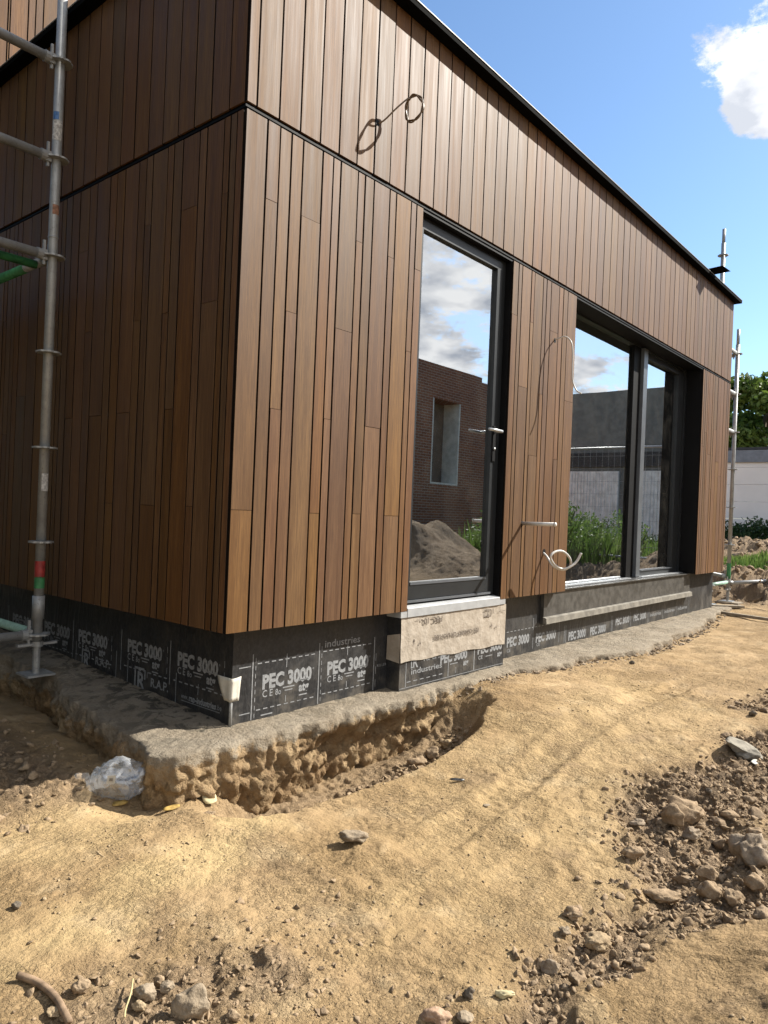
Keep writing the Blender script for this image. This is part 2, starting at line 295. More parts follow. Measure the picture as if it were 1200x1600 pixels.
def film():
    m = bpy.data.materials.new('clear_film'); m.use_nodes = True; t = m.node_tree; n = t.nodes; l = t.links; n.clear()
    o = n.new('ShaderNodeOutputMaterial'); a = n.new('ShaderNodeMixShader'); b = n.new('ShaderNodeMixShader'); tr = n.new('ShaderNodeBsdfTransparent'); gl = n.new('ShaderNodeBsdfGlossy'); df = n.new('ShaderNodeBsdfDiffuse'); tl = n.new('ShaderNodeBsdfTranslucent'); c = n.new('ShaderNodeMixShader')
    tr.inputs[0].default_value = (.95, .96, .97, 1); gl.inputs['Roughness'].default_value = .10; df.inputs[0].default_value = (.8, .83, .87, 1); tl.inputs[0].default_value = (.8, .83, .87, 1)
    no = n.new('ShaderNodeTexNoise'); no.inputs['Scale'].default_value = 24; no.inputs['Detail'].default_value = 5; g = n.new('ShaderNodeNewGeometry'); l.new(g.outputs['Position'], no.inputs['Vector'])
    mr = n.new('ShaderNodeMapRange'); mr.inputs[1].default_value = .35; mr.inputs[2].default_value = .7; mr.inputs[3].default_value = .14; mr.inputs[4].default_value = .52; l.new(no.outputs['Fac'], mr.inputs[0])
    c.inputs[0].default_value = .4; l.new(df.outputs[0], c.inputs[1]); l.new(tl.outputs[0], c.inputs[2])
    l.new(mr.outputs[0], a.inputs[0]); l.new(tr.outputs[0], a.inputs[1]); l.new(c.outputs[0], a.inputs[2])
    b.inputs[0].default_value = .13; l.new(a.outputs[0], b.inputs[1]); l.new(gl.outputs[0], b.inputs[2])
    bp = n.new('ShaderNodeBump'); bp.inputs['Strength'].default_value = .5; bp.inputs['Distance'].default_value = .01; l.new(no.outputs['Fac'], bp.inputs['Height']); l.new(bp.outputs[0], gl.inputs['Normal'])
    l.new(b.outputs[0], o.inputs[0]); return m
FILM = film()
def leafmat(name, a, b, rough=.55):
    m = Mat(name, rough, .35); v = m.coord('World'); n = m.noise(v, 1.4, 3); n2 = m.noise(v, 9, 3)
    c = m.mix(m.ramp(n, .35, .65), a, b); c = m.mix(m.ramp(n2, .4, .7, 0, .5), c, tuple(x*.6 for x in a)); m.col(c)
    m.b.inputs['Subsurface Weight'].default_value = 0
    tl = m.n.new('ShaderNodeBsdfTranslucent'); m.put(c, tl.inputs[0]); ms = m.n.new('ShaderNodeMixShader'); ms.inputs[0].default_value = .35
    o = m.n['Material Output']; m.l.new(m.b.outputs[0], ms.inputs[1]); m.l.new(tl.outputs[0], ms.inputs[2]); m.l.new(ms.outputs[0], o.inputs[0]); return m.m
LEAF = leafmat('tree_leaves', (.055, .105, .018), (.135, .19, .035)); IVY = leafmat('hedge_leaves', (.03, .065, .02), (.055, .095, .028)); GRASS = leafmat('grass_blades', (.11, .19, .04), (.21, .28, .07)); WEED = leafmat('weed_leaves', (.09, .17, .03), (.17, .25, .06)); BARK = plain('bark', (.12, .09, .065), .9, .1, 0, .3, 12, .3)

# ------------------------------------------------------------------ the ground
def edge_pts():
    P = [(-.08, 3.6), (-.085, 2.6), (-.09, 1.97), (-.10, 1.46), (-.19, 1.0), (-.235, .6), (-.262, .33)]
    for q in [(221, 1166), (226, 1177), (262, 1180), (310, 1174), (352, 1164), (400, 1151), (450, 1137), (510, 1121), (560, 1109), (610, 1096), (650, 1085), (700, 1070), (760, 1055), (850, 1036), (930, 1021), (1000, 1012), (1075, 985)]:
        a = at(*q, 2, 0.0); P.append((a[0], a[1]))
    P += [(5.7, -.24), (6.5, -.10), (7.1, -.05), (7.42, -.04), (7.5, .10), (7.5, .6), (7.5, 3.0)]
    return np.array(P)
EDGE = edge_pts()
_fx = EDGE[7:-3]
def yedge(x): return np.interp(x, _fx[:, 0], _fx[:, 1])
_sd = EDGE[:8][::-1]
def xedge(y): return np.interp(y, _sd[:, 1], _sd[:, 0])
def segd(x, y, a, b):
    ax, ay = a; bx, by = b; dx, dy = bx-ax, by-ay; t = np.clip(((x-ax)*dx+(y-ay)*dy)/(dx*dx+dy*dy), 0, 1)
    return np.hypot(x-ax-t*dx, y-ay-t*dy)
def damp_mask(x, y):
    w = .16*fbm(x, y, 0, 3, 3.0, .5, 91)
    d = np.minimum(segd(x, y, (-.20, -1.62), (.55, -1.70))*1.9, segd(x, y, (.55, -1.72), (1.25, -1.52))*1.25)
    d = np.minimum(d, segd(x, y, (1.25, -1.60), (2.6, -1.75))*1.15); d = np.minimum(d, segd(x, y, (2.6, -1.8), (5.5, -2.0))*.8)
    d = np.minimum(d, segd(x, y, (-.55, -1.72), (-.2, -1.62))*2.6)
    band = ss(.34, .12, d+w)
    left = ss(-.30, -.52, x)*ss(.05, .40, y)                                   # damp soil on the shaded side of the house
    bl = ss(.30, .10, np.hypot(x+1.0, (y+1.10)*1.2)+w)*.8
    bank = ss(7.9, 8.6, x+.3*vn(x*3, y*3, 0, 33))*ss(14.5, 13.5, x)
    heap = ss(1.9, 1.0, np.hypot(x-6.3, y+3.7))
    pit = ss(1.05, .5, ((x-.72)/.98)**2+((y+.20)/.32)**2)*.7
    return np.clip(np.maximum.reduce([band, left, bl, bank, heap, pit]), 0, 1), band
def hgt(x, y):
    x = np.asarray(x, float); y = np.asarray(y, float)
    far = np.hypot(x-1, y)
    z = -.055-.115*ss(2.1, .25, x)-.03*ss(-.6, -2.0, y)*ss(3, 1, x)
    z = z+.03*ss(2.5, 5, x)*ss(-.5, -1.5, y)
    damp, band = damp_mask(x, y)
    pe = ((x-.72)/.98)**2+((y+.20+.03*vn(x*5, y*5, 0, 5))/.32)**2
    z = z-.19*ss(1.05, .45, pe)
    z = z-.045*ss(.22, .02, np.hypot((x+.33)*.8, y-.02))                         # dip by the footing's corner
    z = z+.035*ss(.9, .2, np.hypot((x-1.75)*.9, (y+.45)))                        # sand drifted against the slab
    z = z+.03*ss(.0, .5, y)*ss(-.9, -.4, x)*ss(.0, -.3, x)
    # low mound at the near right with a furrow of clods behind it
    md = segd(x, y, (-.28, -2.30), (.9, -2.28))
    z = z+.135*ss(.62, .05, md+.05*vn(x*3, y*3, 0, 8))*ss(-.75, -.1, x)
    z = z-.03*band*ss(.2, .6, band)
    # bank and heaps behind the house and to the south
    z = z+.36*ss(8.35, 9.3, x+.25*vn(x*2, y*2, 0, 3))*ss(-3, -1.0, y)+.33*np.exp(-((x-12.6)/1.3)**2)*(1+.25*vn(x*.9, y*.9, 0, 4))*ss(-3, -1.5, y)
    z = z+.18*ss(13, 16, x)*ss(40, 22, x)
    z = z+ss(8.1, 8.8, x)*ss(14, 13, x)*(.07*fbm(x, y, 0, 4, 2.6, .6, 6)+.05*(1-np.abs(vn(x*6, y*6, 0, 66)))**2)
    z = z+(.80+.25*vn(x*2.2, y*2.2, 0, 9))*np.exp(-(((x-6.3)/1.3)**2+((y+3.7)/1.0)**2))+.45*np.exp(-(((x-9.2)/1.2)**2+((y+3.2)/.8)**2))
    near = ss(18, 11, far)
    rough = .30+.9*damp+.25*ss(.35, .05, np.abs(pe-.9))
    z = z+near*(.014*fbm(x, y, 0, 3, .9, .5, 31)+.0065*fbm(x, y, 0, 3, 4.5, .55, 21))
    z = z+near*rough*(.009*fbm(x, y, 0, 3, 13, .6, 41)+.0065*fbm(x, y, 0, 2, 42, .6, 51))
    rid = 1-np.abs(vn(x*17, y*17, 0, 61)); z = z+near*damp*.030*(rid**3)*(.4+.6*vn(x*5, y*5, 0, 62))
    # crusty scuffs and prints in the dry sand
    sc_ = ss(.25, .55, vn(x*2.3, y*2.3, 0, 71)); cr = vn(x*24+2*vn(x*9, y*9, 0, 72), y*24, 0, 73)
    z = z+near*(1-damp)*(.15+sc_)*.0045*ss(.12, .28, cr)
    tr = np.abs(((x*.35+y*.94)*16) % 1-.5); z = z+near*ss(.45, .15, segd(x, y, (0.2, -2.15), (1.3, -2.05)))*.006*tr
    for (px_, py_, an) in PRINTS:                                                 # boot prints
        c_, s_ = math.cos(an), math.sin(an); u = (x-px_)*c_+(y-py_)*s_; v = -(x-px_)*s_+(y-py_)*c_; k_ = (np.abs(u) < .2) & (np.abs(v) < .1)
        if np.any(k_):
            uu, vv = u[k_], v[k_]; wdt = .046-.012*np.exp(-((uu+.02)/.04)**2); e_ = np.maximum(np.abs(uu)/.145, np.abs(vv)/wdt); zz_ = np.zeros_like(z); zz_[k_] = -.0045*ss(1.12, .80, e_)*(.8+.2*np.sin(uu*190)*np.sin(vv*160))*(.6+.4*vn(uu*30, vv*30, 0, 5))+.002*ss(.0, .12, e_-1.0)*ss(.5, .15, e_-1.0); z = z+zz_
    for k_, (ya, wd_) in enumerate(((-.98, .085), (-1.36, .075))):               # soft wheel ruts along the house
        c_ = ya+.08*np.sin(x*.9+k_)+.03*vn(x*1.7, x*0, 0, 80+k_); e_ = np.abs(y-c_)/wd_; m_ = near*ss(-.6, .5, x)*ss(7.5, 5.5, x)*(.35+.65*ss(-.2, .5, vn(x*1.1, y*0, 0, 84+k_)))*(1-damp); z = z+m_*(-.010*ss(1.0, .55, e_)+.006*ss(.45, .05, np.abs(e_-1.25)))*(1+.5*vn(x*14, y*14, 0, 86))
    inside = ss(.02, .09, y-yedge(x))*ss(.02, .09, x-xedge(y))*ss(7.55, 7.45, x)
    z = z*(1-inside)+np.minimum(z, -.34)*inside
    return z
PRINTS = [(.55, -1.15, .45), (1.25, -1.22, .3), (1.95, -1.0, .5), (-.45, -1.30, 2.3), (2.8, -.95, .4)]
def axis(lo, hi, step, far_lo, far_hi, g=1.16):
    a = list(np.arange(lo, hi, step)); s = step; q = hi
    while q < far_hi: a.append(q); s = min(s*g, 60); q += s
    a.append(far_hi); s = step*g; q = lo-s
    while q > far_lo: a.insert(0, q); s = min(s*g, 60); q -= s
    a.insert(0, far_lo); return np.array(a)
gx = axis(-1.6, 2.6, .0085, -300, 600, 1.011); gy = axis(-2.45, .55, .0085, -300, 300, 1.03)
GX, GY = np.meshgrid(gx, gy); GZ = hgt(GX.ravel(), GY.ravel())
V = np.stack([GX.ravel(), GY.ravel(), GZ], 1); nx, ny = len(gx), len(gy)
ii = (np.arange(ny-1)[:, None]*nx+np.arange(nx-1)[None]).ravel()
gme = npmesh('ground', V, np.stack([ii, ii+1, ii+nx+1, ii+nx], 1), True)
a_ = gme.attributes.new('damp', 'FLOAT', 'POINT'); a_.data.foreach_set('value', damp_mask(V[:, 0], V[:, 1])[0].astype(np.float32))
pale = ss(.20, .02, segd(V[:, 0], V[:, 1], (-.98, -.62), (-.15, -.42))+.07*fbm(V[:, 0], V[:, 1], 0, 3, 6, .6, 99))
pale = np.maximum(pale, .6*ss(.28, .05, segd(V[:, 0], V[:, 1], (-1.0, .02), (-.55, -.08))+.08*fbm(V[:, 0], V[:, 1], 0, 3, 5, .6, 98)))
pale = np.maximum(pale, .45*ss(.6, .1, segd(V[:, 0], V[:, 1], (.0, -1.2), (2.5, -.8))+.25*fbm(V[:, 0], V[:, 1], 0, 4, 2.2, .6, 97)))
a_ = gme.attributes.new('pale', 'FLOAT', 'POINT'); a_.data.foreach_set('value', pale.astype(np.float32))
tag(link('ground', gme, SAND), 'dry tan building-site sand with scuffs and damp churned furrow', None, None, 'structure')
def gnd(px, py):                       # where a sight line meets the ground
    r = ray(px, py); t = np.arange(1.0, 16, .05); p = CAM[None]+t[:, None]*r[None]; k = np.argmax(p[:, 2] < hgt(p[:, 0], p[:, 1]))
    t = np.linspace(t[max(k-1, 0)], t[k], 25); p = CAM[None]+t[:, None]*r[None]; return p[np.argmax(p[:, 2] < hgt(p[:, 0], p[:, 1]))]

def cell(x, y, z, f, seed):              # a random value per Worley cell: flat facets with sharp breaks
    x = np.asarray(x)*f; y = np.asarray(y)*f; z = (np.asarray(z)+0*x)*f; ix, iy, iz = np.floor(x), np.floor(y), np.floor(z); bd = np.full(x.shape, 9.0); bv = np.zeros(x.shape)
    for dx in (-1, 0, 1):
        for dy_ in (-1, 0, 1):
            for dz in (-1, 0, 1):
                cx, cy_, cz = ix+dx, iy+dy_, iz+dz; d = (x-cx-_h(cx, cy_, cz, seed))**2+(y-cy_-_h(cx, cy_, cz, seed+50))**2+(z-cz-_h(cx, cy_, cz, seed+90))**2; k = d < bd; bd = np.where(k, d, bd); bv = np.where(k, _h(cx, cy_, cz, seed+130)*2-1, bv)
    return bv
def facets(x, y, z, f, seed):            # tilted planes, one per Worley cell
    x = np.asarray(x)*f; y = np.asarray(y)*f; z = (np.asarray(z)+0*x)*f; ix, iy, iz = np.floor(x), np.floor(y), np.floor(z); bd = np.full(x.shape, 9.0); bv = np.zeros(x.shape)
    for dx in (-1, 0, 1):
        for dy_ in (-1, 0, 1):
            for dz in (-1, 0, 1):
                cx, cy_, cz = ix+dx, iy+dy_, iz+dz; H = lambda q: _h(cx, cy_, cz, seed+q); ex, ey, ez = x-cx-H(0), y-cy_-H(50), z-cz-H(90); d = ex*ex+ey*ey+ez*ez; k = d < bd; bd = np.where(k, d, bd)
                bv = np.where(k, (H(130)*2-1)*.7+ex*(H(170)*2-1)*1.5+ey*(H(210)*2-1)*1.5+ez*(H(250)*2-1)*2.2, bv)
    return bv
# footing slab with its broken edge
def footing():
    d = np.hypot(*np.diff(EDGE, axis=0).T); s = np.concatenate([[0], np.cumsum(d)]); S = [0.0]; q = 0.0
    while q < s[-1]:
        x = np.interp(q, s, EDGE[:, 0]); y = np.interp(q, s, EDGE[:, 1]); q += .011 if (-.5 < x < 2.2 and y < 1.6) else .03; S.append(min(q, s[-1]))
    S = np.array(S); ox = np.interp(S, s, EDGE[:, 0]); oy = np.interp(S, s, EDGE[:, 1])
    tx = np.gradient(ox); ty = np.gradient(oy); k = np.ones(9)/9
    tx = np.convolve(np.pad(tx, 4, 'edge'), k, 'valid'); ty = np.convolve(np.pad(ty, 4, 'edge'), k, 'valid'); l = np.hypot(tx, ty)+1e-9; nxo, nyo = ty/l, -tx/l
    # path runs towards the camera along the side, then right along the front: outward is to its right
    nxo, nyo = -np.abs(nxo)*(oy > .12)*(ox < 3) + nxo*(~((oy > .12) & (ox < 3))), nyo
    w = .035*fbm(S, S*0, 0, 4, 3.0, .55, 5)*ss(.5, 1.2, s[-1]-S)
    w = w+.010*fbm(S, S*0, 0, 3, 11, .5, 6); ox = ox+nxo*w; oy = oy+nyo*w
    ixx = np.where(ox > 7.2, 7.0, np.clip(ox, .19, 7.1)); iyy = np.maximum(oy, .19)
    prof = [(0, 0)]; rows = []; tar = []
    zt = .043*np.clip(oy, 0, 2.5)*(ox < .3)
    for j in range(14):                                     # top, from the membrane to the lip
        t = j/13; X = ixx*(1-t)+ox*t; Y = iyy*(1-t)+oy*t; Z = zt-.012*t**3+X*0; rows.append((X, Y, Z, .35+.3*t)); tar.append(1-t*.8)
    for j in range(1, 27):                                  # lip and broken face
        t = j/26; out_ = .012*math.sin(min(1, t*5)*math.pi/2)-.05*max(0, t-.25)+0.0; X = ox+nxo*out_; Y = oy+nyo*out_; Z = zt-.012-.42*t**1.15; rows.append((X, Y, Z+X*0, .65+min(1, t*4)*1.2)); tar.append(0)
    V = []; T = []; rows_n = len(rows)
    for (X, Y, Z, am), tr in zip(rows, tar):
        n1 = fbm(X, Y, Z, 4, 7, .55, 11); n2 = fbm(X, Y, Z, 3, 30, .6, 12); rg = 1-np.abs(vn(X*13, Y*13, Z*9, 15))
        side = max(0, (am-.65)/1.2)
        wx = X+.02*n2; big = facets(wx, Y, Z*1.2+.01*n1, 8, 3); sm_ = facets(wx, Y, Z*1.1, 23, 4); scoop = ss(.25, .6, X)*ss(1.55, 1.1, X)*(Y < .1)*ss(-.04, -.16, Z); dd = side*(.012*n1+.009*n2+.012*big+.008*sm_-.012*(rg**5)+.006*vn(X*60, Y*60, Z*60, 19)-.075*scoop); V.append(np.stack([X+nxo*dd, Y+nyo*dd, Z+(1-side)*(.0055*n1*am+.0045*n2*am)], 1)); T.append(np.clip(np.full(len(X), tr)*(.55+.6*(Y > .1)), 0, 1))
    n = len(S); V = np.concatenate(V); T = np.concatenate(T)
    i = (np.arange(rows_n-1)[:, None]*n+np.arange(n-1)[None]).ravel(); me = npmesh('concrete_footing', V, np.stack([i, i+1, i+n+1, i+n], 1), True)
    a = me.attributes.new('tar', 'FLOAT', 'POINT'); a.data.foreach_set('value', T.astype(np.float32))
    return tag(link('concrete_footing', me, SLAB), 'rough concrete footing ledge with a broken sandy edge', None, None, 'structure')
footing()

# ------------------------------------------------------------------ the house
ZB, ZJ, ZR = .431, 2.631, 3.60
XE = 7.17
K = .88
house = thing('timber_clad_house', 'flat-roofed house clad in brown vertical hardwood boards on black membrane plinth', 'house', (0, 0, 0))
GAP = .0088
def board_mesh(w, h, key, cache={}):
    k = (round(w, 4), round(h, 4), key)
    if k in cache: return cache[k]
    c = .0008; t = .0105
    pr = [(0, t), (0, c), (c, 0), (w-c, 0), (w, c), (w, t)]
    if key == 'F': m = MB().prism(pr, 2, 0, h)
    else: m = MB().prism([(q, -p) for (p, q) in pr], 2, 0, h)
    me = m.mesh('board'); me.materials.append(WOOD); me.materials.append(GAPSHADE)
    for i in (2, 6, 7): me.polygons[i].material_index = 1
    cache[k] = me; return me
def put_board(parent, key, a, b, z0, z1):
    w = b-a-GAP
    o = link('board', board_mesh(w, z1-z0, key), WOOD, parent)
    j = random.uniform(-.0012, .0012)
    o.location = (a+GAP/2, PY[parent.name]+j, z0) if key == 'F' else (PX[parent.name]+j, b-GAP/2, z0)
    return o
PY, PX = {}, {}
def run(parent, key, joints, z0, z1, cuts=None, p_cut=0.0):
    for i in range(len(joints)-1):
        cs = []
        if cuts and i in cuts: cs = [cuts[i]] if not isinstance(cuts[i], (list, tuple)) else list(cuts[i])
        elif random.random() < p_cut: cs = [random.uniform(z0+.35, z1-.35)]
        zs = [z0]+sorted(cs)+[z1]
        for a, b in zip(zs[:-1], zs[1:]): put_board(parent, key, joints[i], joints[i+1], a+(.0011 if a != z0 else 0), b-(.0011 if b != z1 else 0))
def pattern(a, b, seed):
    r = random.Random(seed); W = [.123, .07, .051]; j = [a]; last = None
    while j[-1] < b-.02:
        w = r.choice([q for q in (0, 0, 1, 1, 2) if not (q == 2 and last == 2)]); last = w; j.append(j[-1]+W[w])
    sc_ = (b-a)/(j[-1]-a); return [a+(q-a)*sc_ for q in j]
# wall cores carrying the boards
DX0, DX1 = 1.385*K, 2.478*K        # door opening
WX0, WX1 = 3.530*K, 6.985*K        # window opening
core = MB().box(.03, XE-.02, .0125, .30, ZJ-.012, ZR-.04).box(.03, DX0-.012, .0125, .30, ZB+.01, ZJ-.012).box(DX1+.012, WX0-.012, .0125, .30, ZB+.01, ZJ-.012).box(WX1+.012, XE-.02, .0125, .30, ZB+.01, ZJ-.012)
front = core.obj('front_wall', BLACK, house); PY['front_wall'] = 0.0
side = MB().box(.0125, .29, .305, 6.0, ZB+.01, ZR-.04).obj('side_wall', BLACK, house); PX['side_wall'] = 0.0
MB().box(.0125, .0299, .0126, .305, ZB+.012, ZR-.042).obj('corner_lining', BLACK, house)
# front, upper band: even boards, the first a half one
ju = [0.0]+[.0555+i*.12455 for i in range(0, 58)]; ju = [q for q in ju if q < XE-.05]+[XE]
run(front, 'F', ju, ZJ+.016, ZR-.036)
cutz = lambda px, py: at(px, py, 1, 0)[2]
jl = [q*K for q in (0, .134, .216, .293, .372, .512, .591, .649, .787, .846, .921, 1.061, 1.121, 1.262, 1.316, 1.385)]
cl = {0: cutz(378, 797), 1: cutz(423, 313), 2: cutz(430, 639), 3: cutz(455, 488), 4: cutz(485, 343), 5: cutz(490, 802), 6: cutz(512, 655), 7: cutz(536, 516), 8: cutz(562, 378), 9: cutz(557, 803), 10: cutz(583, 668), 11: cutz(612, 403), 12: cutz(610, 806), 13: cutz(637, 549), 14: cutz(655, 423)}
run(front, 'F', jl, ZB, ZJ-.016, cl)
jp = [q*K for q in (2.478, 2.560, 2.612, 2.750, 2.802, 2.940, 2.997, 3.072, 3.212, 3.286, 3.366, 3.530)]
cp_ = {0: cutz(805, 492), 1: None, 2: cutz(818, 605), 3: cutz(833, 505), 4: cutz(832, 712), 5: cutz(845, 616), 7: cutz(868, 520), 8: cutz(868, 718), 10: cutz(890, 628)}
run(front, 'F', jp, ZB, ZJ-.016, {k: v for k, v in cp_.items() if v})
run(front, 'F', pattern(WX1, XE, 5), ZB, ZJ-.016, None, .8)
# side wall
sj = [0.0125, .118]+[.118+i*.1247 for i in range(1, 32)]
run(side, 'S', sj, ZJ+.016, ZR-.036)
cs = lambda px, py: at(px, py, 0, 0)[2]
sl_ = [q*K for q in (.0145, .065, .114, .163, .299, .361, .504, .583, .641, .782, .846, .92, 1.063, 1.15, 1.225, 1.371, 1.459, 1.575, 1.67)]
sl_ += pattern(sl_[-1], 3.9, 9)[1:]
scut = {2: cs(362, 298), 3: cs(345, 467), 4: cs(318, 792), 5: cs(313, 318), 6: cs(285, 637), 7: cs(270, 486), 8: cs(247, 790), 9: cs(247, 345), 10: cs(225, 498), 11: cs(210, 643), 12: cs(187, 787), 13: cs(187, 371), 14: cs(165, 648), 15: cs(155, 515), 16: cs(144, 388), 17: cs(115, 653)}
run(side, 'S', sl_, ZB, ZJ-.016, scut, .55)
# shadow-gap trims at the band joint
MB().box(.002, XE-.002, .007, .0120, ZJ-.004, ZJ+.006).obj('joint_trim', BLACK, house)
MB().box(.007, .0120, .0124, 4.0, ZJ-.004, ZJ+.006).obj('joint_trim', BLACK, house)
# coping: dark lip with a thin light edge on top
cp = MB().box(-.068, XE+.07, -.068, .30, ZR-.033, ZR-.004).box(-.068, .30, .301, 6.0, ZR-.033, ZR-.004).obj('coping', COPE, house)
MB().box(-.072, XE+.074, -.072, .31, ZR-.0035, ZR+.0015).box(-.072, .31, .311, 6.0, ZR-.0035, ZR+.0015).obj('coping_edge', ALUD, cp)
MB().box(.30, XE-.02, .3, 6.0, ZR-.25, ZR-.12).obj('roof', ROOFM, house)
MB().box(XE-.018, XE, .0135, 6.0, ZB, ZR-.037).obj('end_wall', WOOD, house)
MB().box(.30, XE-.02, .31, 6.0, .05, ZB-.01).obj('floor_slab', CONCI, house)
MB().box(.295, XE-.02, 4.2, 4.4, ZB-.01, ZR-.26).obj('inner_wall', PLASTER, house)
MB().box(2.95, 3.0, .31, 4.2, ZB-.009, ZR-.26).obj('inner_partition', PLASTER, house)
# upper storey set back on the roof
UY = 3.05
up = MB().box(-.02+.05, 2.0, UY+.0125, 6.0, ZR-.1, 7.4).obj('upper_storey', BLACK, house); PY['upper_storey'] = UY
upx = pattern(.03, 2.4, 21)
tx0 = at(69, 2, 1, UY)[0]
upx = [tx0-.123*2, tx0-.123-.056-.052, tx0-.056-.052, tx0-.056, tx0]+[tx0+q for q in (.123, .246, .316, .439, .49, .613, .683, .806)]
upx = sorted(set([upx[0]-.123, upx[0]-.246]+upx))
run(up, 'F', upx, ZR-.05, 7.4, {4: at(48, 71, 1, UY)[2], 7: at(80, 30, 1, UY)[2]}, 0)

# plinth membrane and its print
YM, XM = .106, .130
memb = MB().box(XM, XE-.02, YM, YM+.05, -.02, ZB+.012).box(XM, XM+.05, YM+.0505, 5.9, -.02, ZB+.012).obj('plinth_membrane', MEMB, house)
_tc = {}
def text_mesh(s, size, xs, bold):
    k = (s, size, xs, bold)
    if k in _tc: return _tc[k]
    cu = bpy.data.curves.new('t', 'FONT'); cu.body = s; cu.size = size; cu.offset = bold; cu.resolution_u = 2
    o = bpy.data.objects.new('t', cu); COL.objects.link(o); dg = bpy.context.evaluated_depsgraph_get(); dg.update()
    me = bpy.data.meshes.new_from_object(o.evaluated_get(dg)); bpy.data.objects.remove(o); bpy.data.curves.remove(cu)
    co = np.zeros(len(me.vertices)*3); me.vertices.foreach_get('co', co); co = co.reshape(-1, 3); co[:, 0] -= co[:, 0].min() if len(co) else 0; co[:, 0] *= xs; me.vertices.foreach_set('co', co.ravel()); me.update()
    me.name = 'lettering'; me['w'] = float(co[:, 0].max()) if len(co) else 0.0; _tc[k] = me; return me
def text(s, frame, a, z, size, width, mat, parent, bold=0.0, flip=False):
    """frame 'F': wall facing -Y at depth PLY, a = x of the left end; frame 'S': wall facing -X, a = y of the left end (text runs towards -Y)."""
    me = text_mesh(s, size, 1.0, bold)
    if not me.materials: me.materials.append(mat)
    o = link('lettering', me, mat, parent); k = width/max(me['w'], 1e-6)
    kind, pl = frame
    if kind == 'F': M = Matrix(((k, 0, 0, a), (0, 0, -1, pl), (0, 1, 0, z), (0, 0, 0, 1)))
    else: M = Matrix(((0, 0, -1, pl), (-k, 0, 0, a), (0, 1, 0, z), (0, 0, 0, 1)))
    if flip: M = M @ Matrix(((-1, 0, 0, width/k), (0, -1, 0, size*.7), (0, 0, 1, 0), (0, 0, 0, 1)))
    o.matrix_local = M; return o
def strips(name, frame, rects, mat, parent):
    m = MB(); kind, pl = frame
    for (a0, a1, z0, z1) in rects:
        if kind == 'F': m.quad((a0, pl, z0), (a1, pl, z0), (a1, pl, z1), (a0, pl, z1))
        else: m.quad((pl, a0, z0), (pl, a1, z0), (pl, a1, z1), (pl, a0, z1))
    return tag(m.obj(name, mat, parent), kind='stuff')
TW = .416
def sgn(frame): return 1 if frame[0] == 'F' else -1
def pec_tile(frame, a, zb, full=True, lines=True):
    s = sgn(frame); X = lambda d: a+s*d
    text('PEC 3000', frame, X(.062), zb+.135, .088, .312, PRINT, memb, .0042)
    text('o', frame, X(.378), zb+.182, .018, .010, PRINT, memb, .0002)
    if full:
        text('C E', frame, X(.064), zb+.095, .046, .062, PRINT, memb, .0006)
        text('8o', frame, X(.142), zb+.094, .040, .036, PRINT, memb, .0006)
        text('atg', frame, X(.290), zb+.088, .058, .066, PRINT, memb, .0024)
        r = [(X(.188), X(.262), zb+.118, zb+.124), (X(.200), X(.250), zb+.104, zb+.109), (X(.286), X(.352), zb+.138, zb+.143), (X(.292), X(.346), zb+.066, zb+.072)]
        strips('print_marks', frame, [(min(q[0], q[1]), max(q[0], q[1]), q[2], q[3]) for q in r], PRINT, memb)
    if lines:
        r = [(X(0), X(.0055), zb+.0, zb+.30), (X(.205), X(.209), zb+.052, zb+.082), (X(.205), X(.209), zb+.215, zb+.28)]
        r += [(X(.018), X(.0215), zb+.01+i*.036, zb+.03+i*.036) for i in range(8)]
        for zz_ in (.041, .252): r += [(X(.03+i*.042), X(.055+i*.042), zb+zz_, zb+zz_+.005) for i in range(9)]
        strips('print_lines', frame, [(min(q[0], q[1]), max(q[0], q[1]), max(.004, q[2]), q[3]) for q in r], PRINT, memb)
def emblem(frame, a, z, h):
    s = sgn(frame); X = lambda d: a+s*d*h
    r = [(X(0), X(.12), z, z+h), (X(.121), X(.80), z+.90*h, z+h), (X(.121), X(.34), z, z+.09*h), (X(.80), X(.90), z+.52*h, z+.94*h)]
    text('R', frame, X(.26), z+.02*h, h*1.12, h*.62, PRINT, memb, h*.03)
    strips('logo', frame, [(min(q[0], q[1]), max(q[0], q[1]), q[2], q[3]) for q in r], PRINT, memb)
FR = ('F', YM-.0012); SI = ('S', XM-.0012)
pec_tile(FR, .241, .0); pec_tile(FR, .660, .004)
strips('print_lines', FR, [(1.075, 1.081, .004, .29), (1.092, 1.096, .02, .06), (1.092, 1.096, .09, .13), (1.092, 1.096, .16, .2), (.30, .37, .012, .018), (.175, .235, .036, .041), (.165, .232, .245, .250)], PRINT, memb)
text('industries', FR, .70, .277, .052, .26, PRINT, memb, .0006)
text('R E L L E R', FR, 1.105, .125, .02, .075, PRINT, memb, .0004)
for i in range(3): pec_tile(FR, [2.405, 2.815, 99][i], [-.062, -.075, 0][i], False, False) if i < 2 else None
strips('print_lines', FR, [(2.41+i*.05, 2.44+i*.05, .172, .177) for i in range(14)]+[(2.83, 2.835, .02, .24), (2.415, 2.42, .2, .3), (3.24, 3.245, .02, .18)], PRINT, memb)
text('CE', FR, 2.47, .035, .03, .05, PRINT, memb, .0004); text('CE', FR, 2.89, .03, .03, .05, PRINT, memb, .0004)
for a, z in ((3.345, -.118), (3.742, -.118), (4.262, -.085), (4.675, -.085)): pec_tile(FR, a, z, False, False)
for a in (5.15, 5.55, 5.95): text('industries', FR, a, .055, .05, .3, PRINT, memb, .0008)
strips('print_lines', FR, [(q, q+.006, .005, .14) for q in (3.33, 3.355, 4.23, 4.25, 4.66, 5.09, 5.12, 5.5, 5.9, 6.3)], PRINT, memb)
